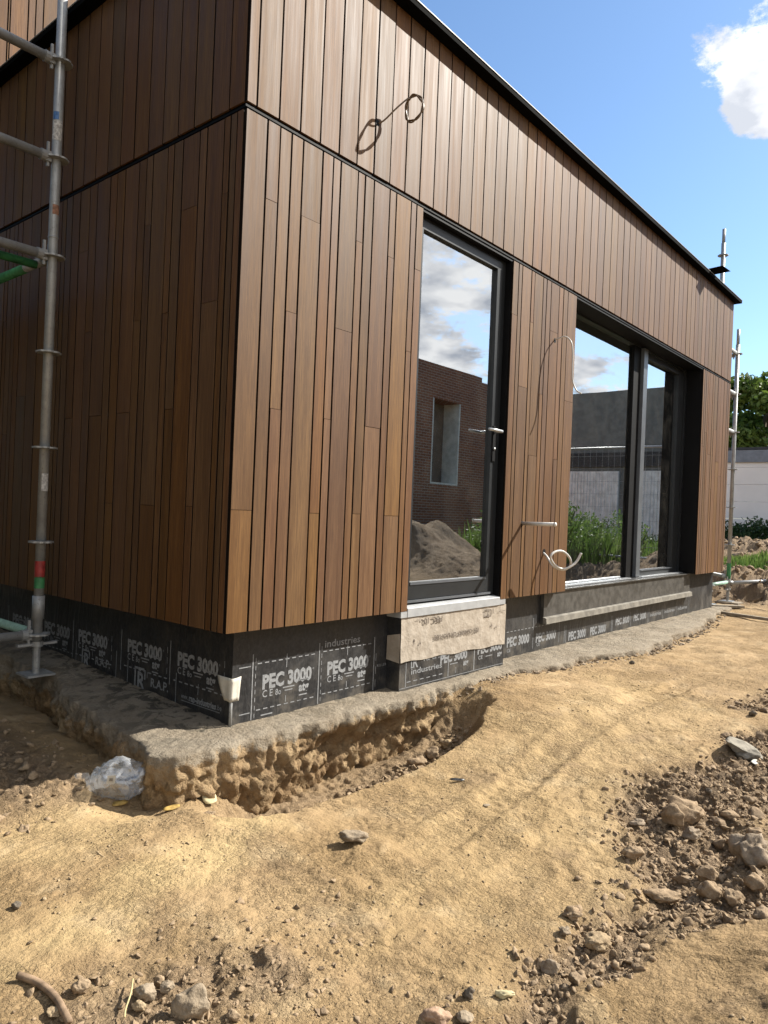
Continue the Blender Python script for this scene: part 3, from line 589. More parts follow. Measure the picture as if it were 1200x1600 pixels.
for a, z in ((2.38, .028), (1.945, .036), (1.532, .042), (1.02, .062), (.578, .066)):
    pec_tile(SI, a, z, True, False)
    strips('print_lines', SI, [(a-.004-.006*0, a+.002, z+.03, z+.24)]+[(a-.06-i*.045, a-.035-i*.045, z+.055, z+.061) for i in range(9)]+[(a-.42, a-.416, z+.08+i*.05, z+.11+i*.05) for i in range(3)], PRINT, memb)
for a, h, z in ((.885, .112, .022), (1.425, .098, .042), (2.24, .098, .105)):
    emblem(SI, a, z, h); text('R.A.P.', SI, a-.150, z+.035, .060, .150, PRINT, memb, .0012); text('Industries', SI, a+.005, z-.030, .030, .27, PRINT, memb, .0003)
    strips('print_lines', SI, [(a+.062, a+.067, z-.02, z+.13), (a-.118, a-.114, z+.07, z+.10), (a-.365, a-.360, z-.02, z+.14)], PRINT, memb)
text('www.', SI, .478, .052, .034, .055, PRINT, memb, .0002); text('rap-industries', SI, .415, .050, .040, .205, PRINT, memb, .0016); text('.be', SI, .205, .052, .034, .035, PRINT, memb, .0002)
strips('print_lines', SI, [(.182, .478, .040, .043), (.345, .349, .09, .14)], PRINT, memb)
# stepped block, paper sheet and sill under the door
BX0, BX1, BY = 1.185, 2.268, .012
blk = MB().box(BX0, BX1, BY, YM-.001, -.02, .392).obj('threshold_block', MEMB, house)
DB = ('F', BY-.0012)
def on_blk(fn): 
    global memb
    keep = memb; memb = blk; fn(); memb = keep
def _blk():
    emblem(DB, 1.283, .108, .075); text('R.A.P.', DB, 1.40, .135, .05, .15, PRINT, memb, .001); text('industries', DB, 1.288, .074, .046, .29, PRINT, memb, .0006)
    text('PEC 3000', DB, 1.560, .098, .072, .28, PRINT, memb, .0038); text('PEC 3000', DB, 1.955, .104, .072, .29, PRINT, memb, .0038)
    text('CE', DB, 1.965, .068, .032, .05, PRINT, memb, .0006); text('atg', DB, 1.80, .055, .05, .055, PRINT, memb, .002); text('atg', DB, 2.19, .06, .05, .055, PRINT, memb, .002)
    strips('print_lines', DB, [(1.238, 1.243, .012, .155), (1.640, 1.646, .012, .15), (1.914, 1.922, .012, .15), (1.66, 1.74, .078, .083), (2.05, 2.13, .076, .081), (1.72, 1.724, .02, .055)]+[(1.25+i*.06, 1.285+i*.06, .034, .039) for i in range(6)]+[(1.19, 2.26, .006, .0095)], PRINT, memb)
on_blk(_blk)
def paper_sheet():
    n = 70; m = 16; V = []; x0, x1 = 1.178, 2.272
    for j in range(m+1):
        for i in range(n+1):
            t = i/n; u = j/m; x = x0+(x1-x0)*t; zb = .152-.018*t+.004*math.sin(t*23); z = zb+(.394-zb)*u
            V.append((x, BY-.004-.004*abs(fbm(np.array([x]), np.array([z]), 0, 3, 7, .5, 44)[0])-.005*(1-u)*max(0, .12-t)/.12, z))
    k = len(V)
    for j in range(m+1):                              # the end folded round the block's left side
        for i in range(7): t = i/6; V.append((x0-.002-.0*t, BY-.004+(YM-BY+.0)*t*.98, .150+.010*t+(.31-.03*t-.150)*(j/m)))
    F = [(j*(n+1)+i, j*(n+1)+i+1, (j+1)*(n+1)+i+1, (j+1)*(n+1)+i) for j in range(m) for i in range(n)]+[(k+j*7+i+1, k+j*7+i, k+(j+1)*7+i, k+(j+1)*7+i+1) for j in range(m) for i in range(6)]
    o = link('paper_sheet', npmesh('paper_sheet', V, F, True), PAPER, house); f = ('F', BY-.0115)
    text('PEC. 10', f, 1.372, .345, .046, .176, INK, o, .0012, True); text('PEC. CONNECT ON BACK SIDE', f, 1.478, .245, .036, .46, INK, o, .0010, True)
    strips('print_marks', f, [(2.0, 2.078, .329, .335), (2.0, 2.078, .369, .375), (2.0, 2.006, .329, .375), (2.072, 2.078, .329, .375), (2.03, 2.036, .338, .365), (2.036, 2.056, .338, .344), (2.05, 2.056, .344, .365), (2.10, 2.106, .345, .40-.02), (2.17, 2.2, .352, .355), (2.215, 2.25, .352, .355), (1.30, 1.335, .372, .375), (1.345, 1.36, .365, .375)], INK, o)
    ar = MB()
    for x, z, h in ((1.29, .238, .034), (1.345, .218, .034), (2.09, .248, .034), (2.145, .236, .03)):
        y = BY-.0115; ar.quad((x-.002, y, z), (x+.002, y, z), (x+.002, y, z+h*.6), (x-.002, y, z+h*.6)); ar.quad((x-.009, y, z+h*.55), (x+.009, y, z+h*.55), (x+.001, y, z+h), (x-.001, y, z+h))
    tag(ar.obj('print_marks', INK, o), kind='stuff')
    return o
paper_sheet()
MB().prism([(-.001, .396), (.048, .396), (.048, .4545), (.004, .446), (-.001, .442)], 0, DX0+.002, DX1-.002).box(1.165, DX0+.0015, .001, .10, .396, .4285).box(DX1-.0015, 2.250, .001, .10, .397, .4285).obj('door_sill', SILLM, house)
# kick panel, batten and sill of the window
MB().box(2.93, 6.22, .078, YM-.001, .19, .428).box(WX0+.001, WX1-.001, .060, .25, .4285, .436).obj('kick_panel', KICK, house)
MB().prism([(.045, .195), (.077, .195), (.077, .243), (.05, .236)], 0, 2.92, 6.22).obj('batten', BEIGE, house)
# door
def frame_rect(x0, x1, z0, z1, w, y0, y1, wl=None, wb=None, wt=None):
    wl = wl or w; wb = wb or w; wt = wt or w
    return MB().box(x0, x0+wl, y0, y1, z0, z1).box(x1-w, x1, y0, y1, z0, z1).box(x0+wl, x1-w, y0, y1, z0, z0+wb).box(x0+wl, x1-w, y0, y1, z1-wt, z1)
dy = .050
door = frame_rect(DX0+.004, DX1-.004, .4595, ZJ-.022, .045, dy+.006, dy+.09, .024, .02, .016).obj('door', ANTH, house)
leaf = frame_rect(DX0+.030, DX1-.051, .482, ZJ-.040, .056, dy, dy+.07, .042, .095, .050).obj('door_leaf', ANTH, door)
gx0, gx1, gz0, gz1 = DX0+.074, DX1-.109, .579, ZJ-.092
MB().box(gx0-.004, gx1+.004, dy+.022, dy+.03, gz0-.004, gz1+.004).obj('glass_pane', GLASS, door)
MB().box(gx0, gx1, dy-.004, dy-.0005, gz0-.016, gz0-.002).box(DX0+.02, DX1-.06, dy-.012, dy-.001, .466, .479).obj('glazing_bead', ANTHL, door)
hd = MB(); hx = DX1-.079; hz_ = 1.505
hd.tube([(hx, dy-.002, hz_), (hx, dy-.055, hz_)], .010, 12).tube([(hx+.012, dy-.055, hz_), (hx-.05, dy-.056, hz_), (hx-.135, dy-.052, hz_)], .0095, 12).obj('lever_handle', ALU, door, True)
MB().box(hx-.016, hx+.016, dy-.008, dy-.0008, hz_-.19, hz_+.035).obj('lock_plate', BLACK, door)
MB().tube([(hx, dy-.0085, hz_-.11), (hx, dy-.014, hz_-.11)], .009, 12).obj('lock_cylinder', ALU, door, True)
MB().tube([(hx, dy+.072, hz_), (hx, dy+.12, hz_), (hx-.01, dy+.128, hz_), (hx-.14, dy+.125, hz_)], .010, 10).obj('inner_lever', BLACK, door, True)
MB().box(DX1-.003, DX1+.0115, .012, .30, ZB+.022, ZJ-.012).box(DX0-.0115, DX0+.003, .012, .30, ZB+.022, ZJ-.012).box(DX0+.003, DX1-.003, .012, .30, ZJ-.0215, ZJ-.012).obj('door_reveal', BLACK, house)
# window
wy = .17
win = frame_rect(WX0+.004, WX1-.004, .4365, ZJ-.022, .040, wy, wy+.09, .03, .012, .014).obj('window', ANTH, house)
m1, m2 = 4.68, 4.84
MB().box(m1, m2, wy+.004, wy+.085, .450, ZJ-.0365).obj('fixed_stile', BLACK, win)  # stile stands in shade: its darkness is put into the colour
MB().box(m2+.0005, m2+.095, wy-.028, wy+.08, .450, ZJ-.0365).obj('mullion', ANTHL, win)  # the mullion's sunlit tone is put into its paler colour
MB().box(WX0+.030, m1, wy+.03, wy+.038, .447, ZJ-.036).obj('glass_pane', GLASS, win)
sash = frame_rect(m2+.096, WX1-.062, .450, ZJ-.0365, .155, wy+.012, wy+.07, .10, .055, .060).obj('sliding_sash', ANTH, win)
MB().box(m2+.19, WX1-.210, wy+.035, wy+.043, .500, ZJ-.092).obj('glass_pane', GLASS, sash)
MB().box(WX1-.0615, WX1-.0445, wy+.025, wy+.08, .450, ZJ-.0365).obj('side_channel', BLACK, win)
MB().box(WX0+.01, m1, wy-.05, wy-.001, .4370, .449).box(m2+.096, WX1-.06, wy-.055, wy-.001, .4370, .4495).obj('sill_track', ALU, win)
MB().box(m2+.20, WX1-.225, wy+.002, wy+.0115, .494, .503).obj('glazing_bead', ANTHL, sash)
MB().box(WX1-.003, WX1+.0115, .012, .30, ZB+.006, ZJ-.012).box(WX0-.0115, WX0+.003, .012, .30, ZB+.006, ZJ-.012).box(WX0+.003, WX1-.003, .012, .30, ZJ-.0215, ZJ-.012).obj('window_reveal', BLACK, house)
# tube and paper flap at the plinth corner
MB().tube([(XM-.008, YM-.008, -.005), (XM-.008, YM-.008, .15)], .0075, 10).obj('corner_tube', GALV, house, True)

# ------------------------------------------------------------------ small things fixed to the house
fl = []
for (u_, z) in ((-1, 1), (-.5, .94), (0, 1), (.5, 1.03), (1, 1.02)): fl.append((u_, z))
def flap():
    V = []; rows = 7
    for j in range(rows):
        t = j/(rows-1); hl = .098*(1-.55*t**1.3); hr = .052*(1-.12*t)
        for i in range(9):
            u_ = -1+2*i/8; d = u_*(hl if u_ < 0 else hr); w = .007+.004*t+.003*math.sin(5*u_+2*t); x = XM-.009-w+(d if d > 0 else 0); y = YM-.009-w+(-d if d < 0 else 0)
            V.append((x, y, .212-.100*t+.003*(1-t)*u_*u_))
    F = [(j*9+i, j*9+i+1, (j+1)*9+i+1, (j+1)*9+i) for j in range(rows-1) for i in range(8)]
    o = link('paper_flap', npmesh('paper_flap', V, F, True), CREAM); sm = o.modifiers.new('s', 'SOLIDIFY'); sm.thickness = .0012
    tag(o, 'torn cream paper flap stuck on the plinth corner above a small tube', 'paper')
flap()
def wirepath(P, n=10):
    P = [Vector(p) for p in P]; out_ = []
    for i in range(len(P)-1):
        p0, p1, p2, p3 = P[max(i-1, 0)], P[i], P[i+1], P[min(i+2, len(P)-1)]
        for k in range(n):
            t = k/n; out_.append(.5*((2*p1)+(p2-p0)*t+(2*p0-5*p1+4*p2-p3)*t*t+(3*p1-p0-3*p2+p3)*t**3))
    out_.append(P[-1]); return out_
# coiled brown wire on the upper band
cr = Vector(at(590, 192, 1, 0)); pts = [cr+Vector((0, .03, -.004)), cr+Vector((.02, -.02, .012))]
cc_ = Vector(at(647, 170, 1, -.12)); R_ = .050
pts += [cr.lerp(cc_, .5)+Vector((-.01, -.01, .03)), cc_+Vector((-.028, .02, .045))]
for k in range(0, 40):
    w = 2.2+2*math.pi*k/13; rr = R_*(1+.10*math.sin(k*1.7)); ca, sa = math.cos(w), math.sin(w)
    pts.append(cc_+Vector((ca*rr*.12+.004*math.sin(k*.9), -ca*rr*1.0, sa*rr*1.28+.004*math.cos(k))))
tag(MB().tube(wirepath(pts, 4), .0042, 7).obj('electric_wire', BROWNW, None, True), 'coiled brown wire sticking out of the upper cladding', 'wire')
# thin white cable left of the window
a = Vector(at(867, 532, 1, 0)); P = [a+Vector((0, .03, 0)), a+Vector((.0, -.03, .012)), a+Vector((.01, -.075, .02)), a+Vector((.02, -.115, -.02)), a+Vector((.02, -.13, -.10)), a+Vector((.015, -.135, -.22)), a+Vector((.02, -.14, -.30)), a+Vector((.03, -.165, -.36)), a+Vector((.035, -.20, -.385))]
tag(MB().tube(wirepath(P, 6), [.0052]*(6*8+1), 8).obj('electric_cable', WHITEP, None, True), 'thin white cable drooping from the boards high between door and window', 'cable')
# straight conduit stub
a = Vector(at(816, 818, 1, 0)); m_ = MB().tube([a+Vector((0, .03, 0)), a+Vector((0, -.235, .004))], .0125, 14)
st = m_.obj('conduit_pipe', galv('grey_conduit', (.52, .51, .49), .2), None, True); tag(st, 'straight grey conduit stub with white end sticking out beside the door', 'pipe')
MB().tube([a+Vector((0, -.234, .004)), a+Vector((0, -.246, .004))], .0137, 14).obj('end_cap', WHITEP, st, True)
# knotted flexible conduit
a = Vector(at(850, 863, 1, 0)); q = lambda px, py, y: Vector(at(px, py, 1, y))
P = [a+Vector((0, .035, .01)), q(853, 868, -.02), q(864, 884, -.08), q(880, 890, -.13), q(891, 884, -.18), q(890, 872, -.20), q(880, 862, -.19), q(868, 862, -.17), q(860, 870, -.155), q(866, 882, -.15), q(878, 889, -.17), q(890, 886, -.205), q(901, 877, -.23), q(908, 864, -.25)]
fx = MB().tube(wirepath(P, 6), .0085, 10).obj('flexible_conduit', WHITEP, None, True); tag(fx, 'knotted white flexible conduit curling out of a hole low beside the window', 'conduit')
MB().tube([a+Vector((0, -.0015, .002)), a+Vector((0, .02, .002))], .022, 16).obj('hole_sleeve', BLACK, house)
for q_ in (cr, Vector(at(867, 532, 1, 0)), Vector(at(816, 818, 1, 0))): MB().tube([q_+Vector((0, -.0012, 0)), q_+Vector((0, .02, 0))], .0165, 14).obj('hole_sleeve', BLACK, house)
# folded off-cut on the roof edge
b = Vector(at(1103, 428, 1, .0)); m_ = MB(); T = [b+Vector((-.10, .02, .012)), b+Vector((.12, .06, .012)), b+Vector((.16, -.20, .035)), b+Vector((-.02, -.17, .05)), b+Vector((.05, -.02, -.005)), b+Vector((.11, -.06, .075))]
for f in ((0, 4, 3), (4, 2, 3), (0, 1, 4), (1, 2, 4), (3, 2, 5)): k = len(m_.v); m_.v += [tuple(T[i]) for i in f]; m_.f.append((k, k+1, k+2))
oc = m_.obj('flashing_offcut', COPE); oc.modifiers.new('s', 'SOLIDIFY').thickness = .002; tag(oc, 'bent dark metal flashing off-cut lying on the far roof edge', 'metal scrap')

# ------------------------------------------------------------------ scaffolds
RS = .0242
def ros_mesh():
    m = MB(); n = 24; b = 0
    for z in (-.0045, .0045):
        for r in (RS-.002, .061):
            for k in range(n): w = 2*math.pi*k/n; rr = r if r < .03 else r*(1-.07*(k % 3 == 0)); m.v.append((rr*math.cos(w), rr*math.sin(w), z))
    for k in range(n):
        k2 = (k+1) % n; m.f += [(k, k2, n+k2, n+k), (2*n+k, 3*n+k, 3*n+k2, 2*n+k2), (n+k, n+k2, 3*n+k2, 3*n+k)]
    return m.mesh('rosette')
ROS = ros_mesh(); ROS.materials.append(GALV)
def rosette(par, x, y, z): o = link('rosette', ROS, GALV, par); o.location = (x, y, z); return o
def ledger(par, a, b, mat=None, head=True, r=RS*.98):
    a = Vector(a); b = Vector(b); d = (b-a).normalized(); s = a+d*(.075 if head else .0); o = MB().tube([s, b], r, 14).obj('ledger', mat or GALV, par, True)
    if head:
        m = MB(); m.tube([a+d*.03, a+d*.052, a+d*.082], [.012, .026, .029], 12)
        c = a+d*.044; m.box(c.x-.006, c.x+.006, c.y-.006, c.y+.006, c.z-.05, c.z+.075); m.box(c.x-.014, c.x+.014, c.y-.014, c.y+.014, c.z+.012, c.z+.026); m.box(c.x-.014, c.x+.014, c.y-.014, c.y+.014, c.z-.026, c.z-.012)
        m.obj('wedge_head', GALV, o)
    return o
def band(par, x, y, z0, z1, mat, name, a0=0, a1=360):
    m = MB(); n = 20; r = RS+.0012
    ks = [math.radians(a0+(a1-a0)*k/n) for k in range(n+1)]
    for w in ks: m.v += [(x+r*math.cos(w), y+r*math.sin(w), z0), (x+r*math.cos(w), y+r*math.sin(w), z1)]
    for k in range(n): m.f.append((2*k, 2*k+2, 2*k+3, 2*k+1))
    return m.obj(name, mat, par, True)
sx, sy = -.165, 1.33
scL = thing('scaffold', 'galvanised scaffold post with ledgers standing along the shaded side wall', 'scaffold', (0, 0, 0), 'scaffolds beside the house')
def standard(par, x, y, zb, zt, roz, jack=True, name='standard'):
    z0 = zb+.17 if jack else zb
    o = MB().tube([(x, y, z0), (x, y, zt)], RS, 18).obj(name, GALV, par, True)
    for z in roz: rosette(o, x, y, z)
    if jack:
        j = MB(); j.box(x-.07, x+.07, y-.07, y+.07, zb-.004, zb+.006); j.tube([(x, y, zb), (x, y, zb+.2)], .017, 12)
        jo = j.obj('base_jack', GALV, par); t = MB()
        for k in range(14): t.tube([(x, y, zb+.02+k*.0085), (x, y, zb+.0243+k*.0085)], .0195, 12)
        t.obj('thread', GALV, jo); MB().tube([(x, y, zb+.142), (x, y, zb+.168)], .030, 12).box(x-.10, x+.10, y-.013, y+.013, zb+.148, zb+.160).obj('wing_nut', GALV, jo)
    return o
base = hgt(np.array([sx]), np.array([sy]))
RZ = [.262, .738, 1.223, 1.713, 2.206, 2.708, 3.206, 3.706]
standard(scL, sx, sy, .058, 4.6, RZ)
MB().tube([(sx, sy, .34), (sx, sy, .46)], RS+.006, 16).obj('collar', GALV, scL, True)
MB().tube([(sx, sy, 2.30), (sx, sy, 2.31)], RS+.0016, 16).obj('joint_ring', GALV, scL, True)
band(scL, sx, sy, .50, .56, GREEN, 'green_paint_band'); band(scL, sx, sy, .555, .64, RED, 'red_tape_band')
vw = math.degrees(math.atan2(CAM[1]-sy, CAM[0]-sx))
band(scL, sx, sy, 2.80, 2.90, WSTICK, 'worn_sticker', vw-70, vw+60); band(scL, sx, sy, 2.905, 2.945, BLUE, 'blue_sticker', vw-60, vw+10); band(scL, sx, sy, 2.42, 2.47, RUST, 'faded_sticker', vw-20, vw+60); band(scL, sx, sy, 1.0, 1.09, WSTICK, 'worn_sticker', vw-20, vw+60)
LX = -1.25
for z in (3.206, 2.708, 2.206): ledger(scL, (sx, sy, z), (LX, sy, z))
ledger(scL, (sx, sy, .262), (LX, sy, .262)); ledger(scL, (sx, sy, .262), (sx, sy+2.2, .262), GREENP)
lg = ledger(scL, (sx, sy, 2.206), (sx, sy+2.2, 2.206)); band_ = MB().tube([(sx, sy+.30, 2.206), (sx, sy+2.1, 2.206)], RS+.0008, 14).obj('green_paint', GREEN, lg, True)
MB().tube([(LX, sy+.07, 2.165), (sx-.05, sy+.07, 2.165)], .021, 14).obj('green_transom', GREEN, scL, True)
for k in range(3):
    for zd in (2.236, 4.236): MB().box(sx-.06-.33*(k+1)+.006, sx-.06-.33*k, sy+.95, sy+4.3, zd, zd+.045).obj('shading_deck_board', PLANK, scL)  # decks out of view; upper one added to shade the side wall
standard(scL, LX, sy, -.10, 4.6, RZ); standard(scL, sx, sy+2.2, .10, 4.6, RZ); standard(scL, LX, sy+2.2, -.10, 4.6, RZ)
# right-hand scaffold past the far corner
scR = thing('scaffold', 'tall grey scaffold posts past the far right corner of the house', 'scaffold', (0, 0, 0), 'scaffolds beside the house')
ox_, oy_ = 8.16, .20; ix_, iy_ = 7.40, .21
RR = [.235, .718, 1.20, 1.69, 2.17, 2.66, 3.18]
gz = lambda x, y: float(hgt(np.array([x]), np.array([y]))[0])
g0 = gz(ox_, oy_)
standard(scR, ox_, oy_, g0+.03, 3.30, RR); MB().tube([(ox_, oy_, 3.30), (ox_, oy_, 3.50)], RS*.8, 14).obj('spigot', GALV, scR, True)
standard(scR, ix_, iy_, .005, 4.38, RR+[3.70, 4.23]); MB().tube([(ix_, iy_, 4.38), (ix_, iy_, 4.55)], RS*.8, 14).obj('spigot', GALV, scR, True)
for z in (3.18, 2.66, 2.17): ledger(scR, (ox_, oy_, z), (ix_+.03, iy_, z)); ledger(scR, (ox_, oy_, z-.012), (ox_, oy_+2.5, z-.012))
ledger(scR, (ox_, oy_, .235), (ix_+.03, iy_, .235), GREENP); ledger(scR, (ox_, oy_, .225), (ox_+2.0, oy_-.45, .22)); ledger(scR, (ox_, oy_, .30), (ix_+.05, iy_+1.6, .62))
band(scR, ox_, oy_, .28, .48, GREEN, 'green_paint_band')
standard(scR, ox_, oy_+2.5, gz(ox_, oy_+2.5)+.03, 3.3, RR)
MB().box(ox_-.12, ox_+.12, oy_-.16, oy_+.12, g0-.03, g0+.026).obj('sole_board', PLANK, scR)

# ------------------------------------------------------------------ beyond the house
WXX = 21.0
pw = thing('concrete_panel_wall', 'pale concrete panel wall standing behind the hedge at the right', 'wall', (WXX, 4, .5))
pm = MB().box(0, .14, -.995, .995, 0, .494).mesh('panel'); pm.materials.append(PANEL); ztop = at(1175, 703, 0, WXX)[2]
for r in range(6):
    for c in range(11):
        o = link('panel', pm, PANEL, pw); o.location = (random.uniform(-.004, .004), -1.82+c*2.0-1.2, ztop-.5-.5*r-.5)
MB().box(-.02, .16, -4.1, 20.0, ztop-.5+.001, ztop-.42).obj('coping', PCOP, pw)
MB().box(-.06, -.002, -.2+at(1160, 710, 0, WXX)[1]-4-.55, at(1160, 710, 0, WXX)[1]-4+.9, ztop-.5-.36, ztop-.5-.02).obj('grey_plate', plain('grey_plate', (.22, .22, .23), .7), pw)
def leaves(n, centers, radii, size, seed, flat=.6):
    r = np.random.default_rng(seed); k = r.integers(0, len(centers), n); c = np.array(centers)[k]; rd = np.array(radii)[k]
    d = r.normal(size=(n, 3)); d /= np.linalg.norm(d, axis=1)[:, None]; p = c+d*rd*(r.random((n, 1))**.45)
    a = r.normal(size=(n, 3)); a /= np.linalg.norm(a, axis=1)[:, None]; b = np.cross(a, r.normal(size=(n, 3))); b /= np.linalg.norm(b, axis=1)[:, None]
    s = size*r.uniform(.6, 1.3, (n, 1)); V = np.stack([p-a*s, p+b*s*.5, p+a*s, p-b*s*.5], 1).reshape(-1, 3)
    return V, np.arange(n*4).reshape(-1, 4)
def tree(x, y, h, rx, label, seed, n=14000):
    t = thing('broadleaf_tree', label, 'tree', (x, y, .45), 'trees behind the panel wall'); r = np.random.default_rng(seed)
    tr = MB().tube([(0, 0, -.3), (.1, 0, h*.25), (-.05, .1, h*.5), (.05, 0, h*.8)], [.24, .18, .12, .04], 10)
    cs_, rs_ = [], []
    for i in range(26):
        w = r.uniform(0, 6.28); z = r.uniform(.22, .95)*h; rr = rx*math.sqrt(max(.05, 1-((z/h-.55)/.5)**2))*r.uniform(.25, .9); c = (rr*math.cos(w), rr*math.sin(w), z); cs_.append(c); s_ = r.uniform(.55, 1.0)*rx*.40; rs_.append((s_, s_, s_*.75))
        if i < 9: tr.tube([(0, 0, h*r.uniform(.25, .5)), (c[0]*.5, c[1]*.5, c[2]*.85), c], [.08, .05, .02], 6)
    tr.obj('trunk', BARK, t, True); V_, F_ = leaves(n, cs_, rs_, .12, seed+1); link('crown', npmesh('crown', V_, F_), LEAF, t)
y0 = at(1172, 650, 0, 26)[1]
tree(26.0, y0-.5, 6.0, 2.3, 'leafy green tree directly above the pale panel wall', 3); tree(27.5, y0+3.2, 6.2, 2.5, 'green tree half hidden behind the house corner and scaffold post', 5); tree(27, y0-4.6, 5.8, 2.4, 'green tree rising behind the panel wall at the right edge', 8)
hg = thing('hedge', 'low dark green hedge at the foot of the panel wall', 'hedge', (19.6, 4, .3)); r = np.random.default_rng(4)
hz0 = at(1175, 808, 0, 19.6)[2]-.3
cs_ = [(r.uniform(-.5, .5), r.uniform(-5, 6), r.uniform(0, hz0-.28)) for i in range(240)]; rs_ = [(.38, .38, .34)]*240; V_, F_ = leaves(22000, cs_, rs_, .055, 6); link('foliage', npmesh('foliage', V_, F_), IVY, hg)
MB().box(-.35, .35, -5, 6, -.4, .05).obj('stems', BARK, hg)
def blades(n, cx, cy, rx, ry, h, w, seed, lean=.35):
    r = np.random.default_rng(seed); a = r.uniform(0, 6.28, n); q = np.sqrt(r.random(n)); x = cx+rx*q*np.cos(a); y = cy+ry*q*np.sin(a); z = hgt(x, y)-.01; H = h*r.uniform(.4, 1.1, n)*(1.1-.5*q)
    d = r.uniform(0, 6.28, n); lx = np.cos(d)*H*lean*r.random(n); ly = np.sin(d)*H*lean*r.random(n); e = r.uniform(0, 6.28, n); wx = np.cos(e)*w; wy_ = np.sin(e)*w
    V_ = np.stack([np.stack([x-wx, y-wy_, z], 1), np.stack([x+wx, y+wy_, z], 1), np.stack([x+lx*.4+wx*.8, y+ly*.4+wy_*.8, z+H*.6], 1), np.stack([x+lx, y+ly, z+H], 1), np.stack([x+lx*.4-wx*.8, y+ly*.4-wy_*.8, z+H*.6], 1)], 1).reshape(-1, 3)
    return V_, np.arange(n*5).reshape(-1, 5)
gp = at(1168, 885, 2, .33); V_, F_ = blades(1600, 10.6, gnd(1172, 888)[1] if False else at(1172, 885, 0, 10.6)[1], .75, .42, .17, .009, 12); tag(link('grass_tuft', npmesh('grass_tuft', V_, F_), GRASS), 'bright green grass patch on the soil bank at the right', 'grass', None, 'stuff')
V_, F_ = blades(2600, 10.4, -3.6, 2.6, 1.5, 1.05, .014, 13, .5); V2, F2 = blades(1500, 13.5, -4.6, 3.0, 2.2, .9, .016, 14, .5); V_ = np.concatenate([V_, V2]); F_ = np.concatenate([F_, F2+len(V_)-len(V2)])
tag(link('weed_stems', npmesh('weed_stems', V_, F_), WEED), 'tall grassy stems among the weeds mirrored in the large window', 'weeds', None, 'stuff')
r = np.random.default_rng(17); cs_ = []; rs_ = []
for k in range(150):
    x_, y_ = (r.uniform(8.4, 12.6), r.uniform(-4.6, -2.4)) if k < 95 else (r.uniform(11.5, 16.5), r.uniform(-6.8, -3.0)); z_ = gz(x_, y_); hh = r.uniform(.15, .95); cs_.append((x_, y_, z_+hh)); rs_.append((.28, .28, .24))
V_, F_ = leaves(16000, cs_, rs_, .035, 18); tag(link('weeds', npmesh('weeds', V_, F_), WEED), 'tall green weeds mirrored in the large window', 'weeds', None, 'stuff')

# ------------------------------------------------------------------ south side of the site, seen mirrored in the glass
def brickmat():
    m = Mat('dark_red_brick', .85, .2); v = m.coord('World'); bt = m.n.new('ShaderNodeTexBrick')
    cx = m.n.new('ShaderNodeSeparateXYZ'); m.l.new(v, cx.inputs[0]); cb = m.n.new('ShaderNodeCombineXYZ'); m.l.new(m.math('ADD', cx.outputs[0], cx.outputs[1]), cb.inputs[0]); m.l.new(cx.outputs[2], cb.inputs[1]); m.l.new(cb.outputs[0], bt.inputs['Vector'])
    bt.inputs['Scale'].default_value = 1.0; bt.inputs['Brick Width'].default_value = .21; bt.inputs['Row Height'].default_value = .065; bt.inputs['Mortar Size'].default_value = .007
    bt.inputs['Color1'].default_value = (.36, .135, .06, 1); bt.inputs['Color2'].default_value = (.26, .095, .045, 1); bt.inputs['Mortar'].default_value = (.42, .31, .23, 1); m.col(bt.outputs['Color']); return m.m
BRICK = brickmat()
br = thing('brick_building', 'dark red brick building with a deep window mirrored in the glass door', 'building', (10, -8, 0))
bt_, wx0, wx1, wz0, wz1 = 4.62, 12.3, 13.5, 1.70, 3.78
def rel(m): m.v = [(x-10, y+8, z) for x, y, z in m.v]; return m
rel(MB().box(2.0, wx0, -12, -8, -.3, bt_).box(wx1, 14.45, -12, -8, -.3, bt_).box(wx0, wx1, -12, -8, -.3, wz0).box(wx0, wx1, -12, -8, wz1, bt_).box(14.45, 14.95, -12, -8.01, -.3, bt_-.12)).obj('wall', BRICK, br)
rel(MB().box(wx0+.001, wx0+.05, -8.6, -8.002, wz0, wz1).box(wx1-.05, wx1-.001, -8.6, -8.002, wz0, wz1).box(wx0+.05, wx1-.05, -8.6, -8.002, wz0, wz0+.04)).obj('window_reveal', plain('white_reveal', (.86, .76, .60), .8), br)
GRY = plain('dark_grey_render', (.175, .18, .165), .8, .2); rel(MB().box(wx0+.05, wx1-.05, -8.62, -8.5, wz0+.04, wz1)).obj('window_pane', plain('brown_shutter', (.20, .13, .085), .7), br)
gb = thing('grey_garage_building', 'dark grey building with white garage doors mirrored in the large window', 'building', (19.6, -4, 0))
gm = MB().box(0, 6, -9, 3.2, -.2, 4.95).obj('wall', GRY, gb); GAR = plain('white_garage_door', (.88, .85, .78), .6)
for y_ in (-7.2, -4.4, -1.6, 1.0):
    g = MB().box(-.06, -.002, y_, y_+2.4, .2, 2.48)
    for k in range(24): g.box(-.075, -.06, y_+.03+k*.1, y_+.085+k*.1, .25, 2.44)
    g.obj('garage_door', GAR, gb)
MB().box(-.1, -.003, -9, 3.2, 2.62, 3.05).obj('fascia', plain('black_fascia', (.03, .032, .035), .7), gb)
FENCE = galv('fence_steel', (.45, .46, .46), .2)
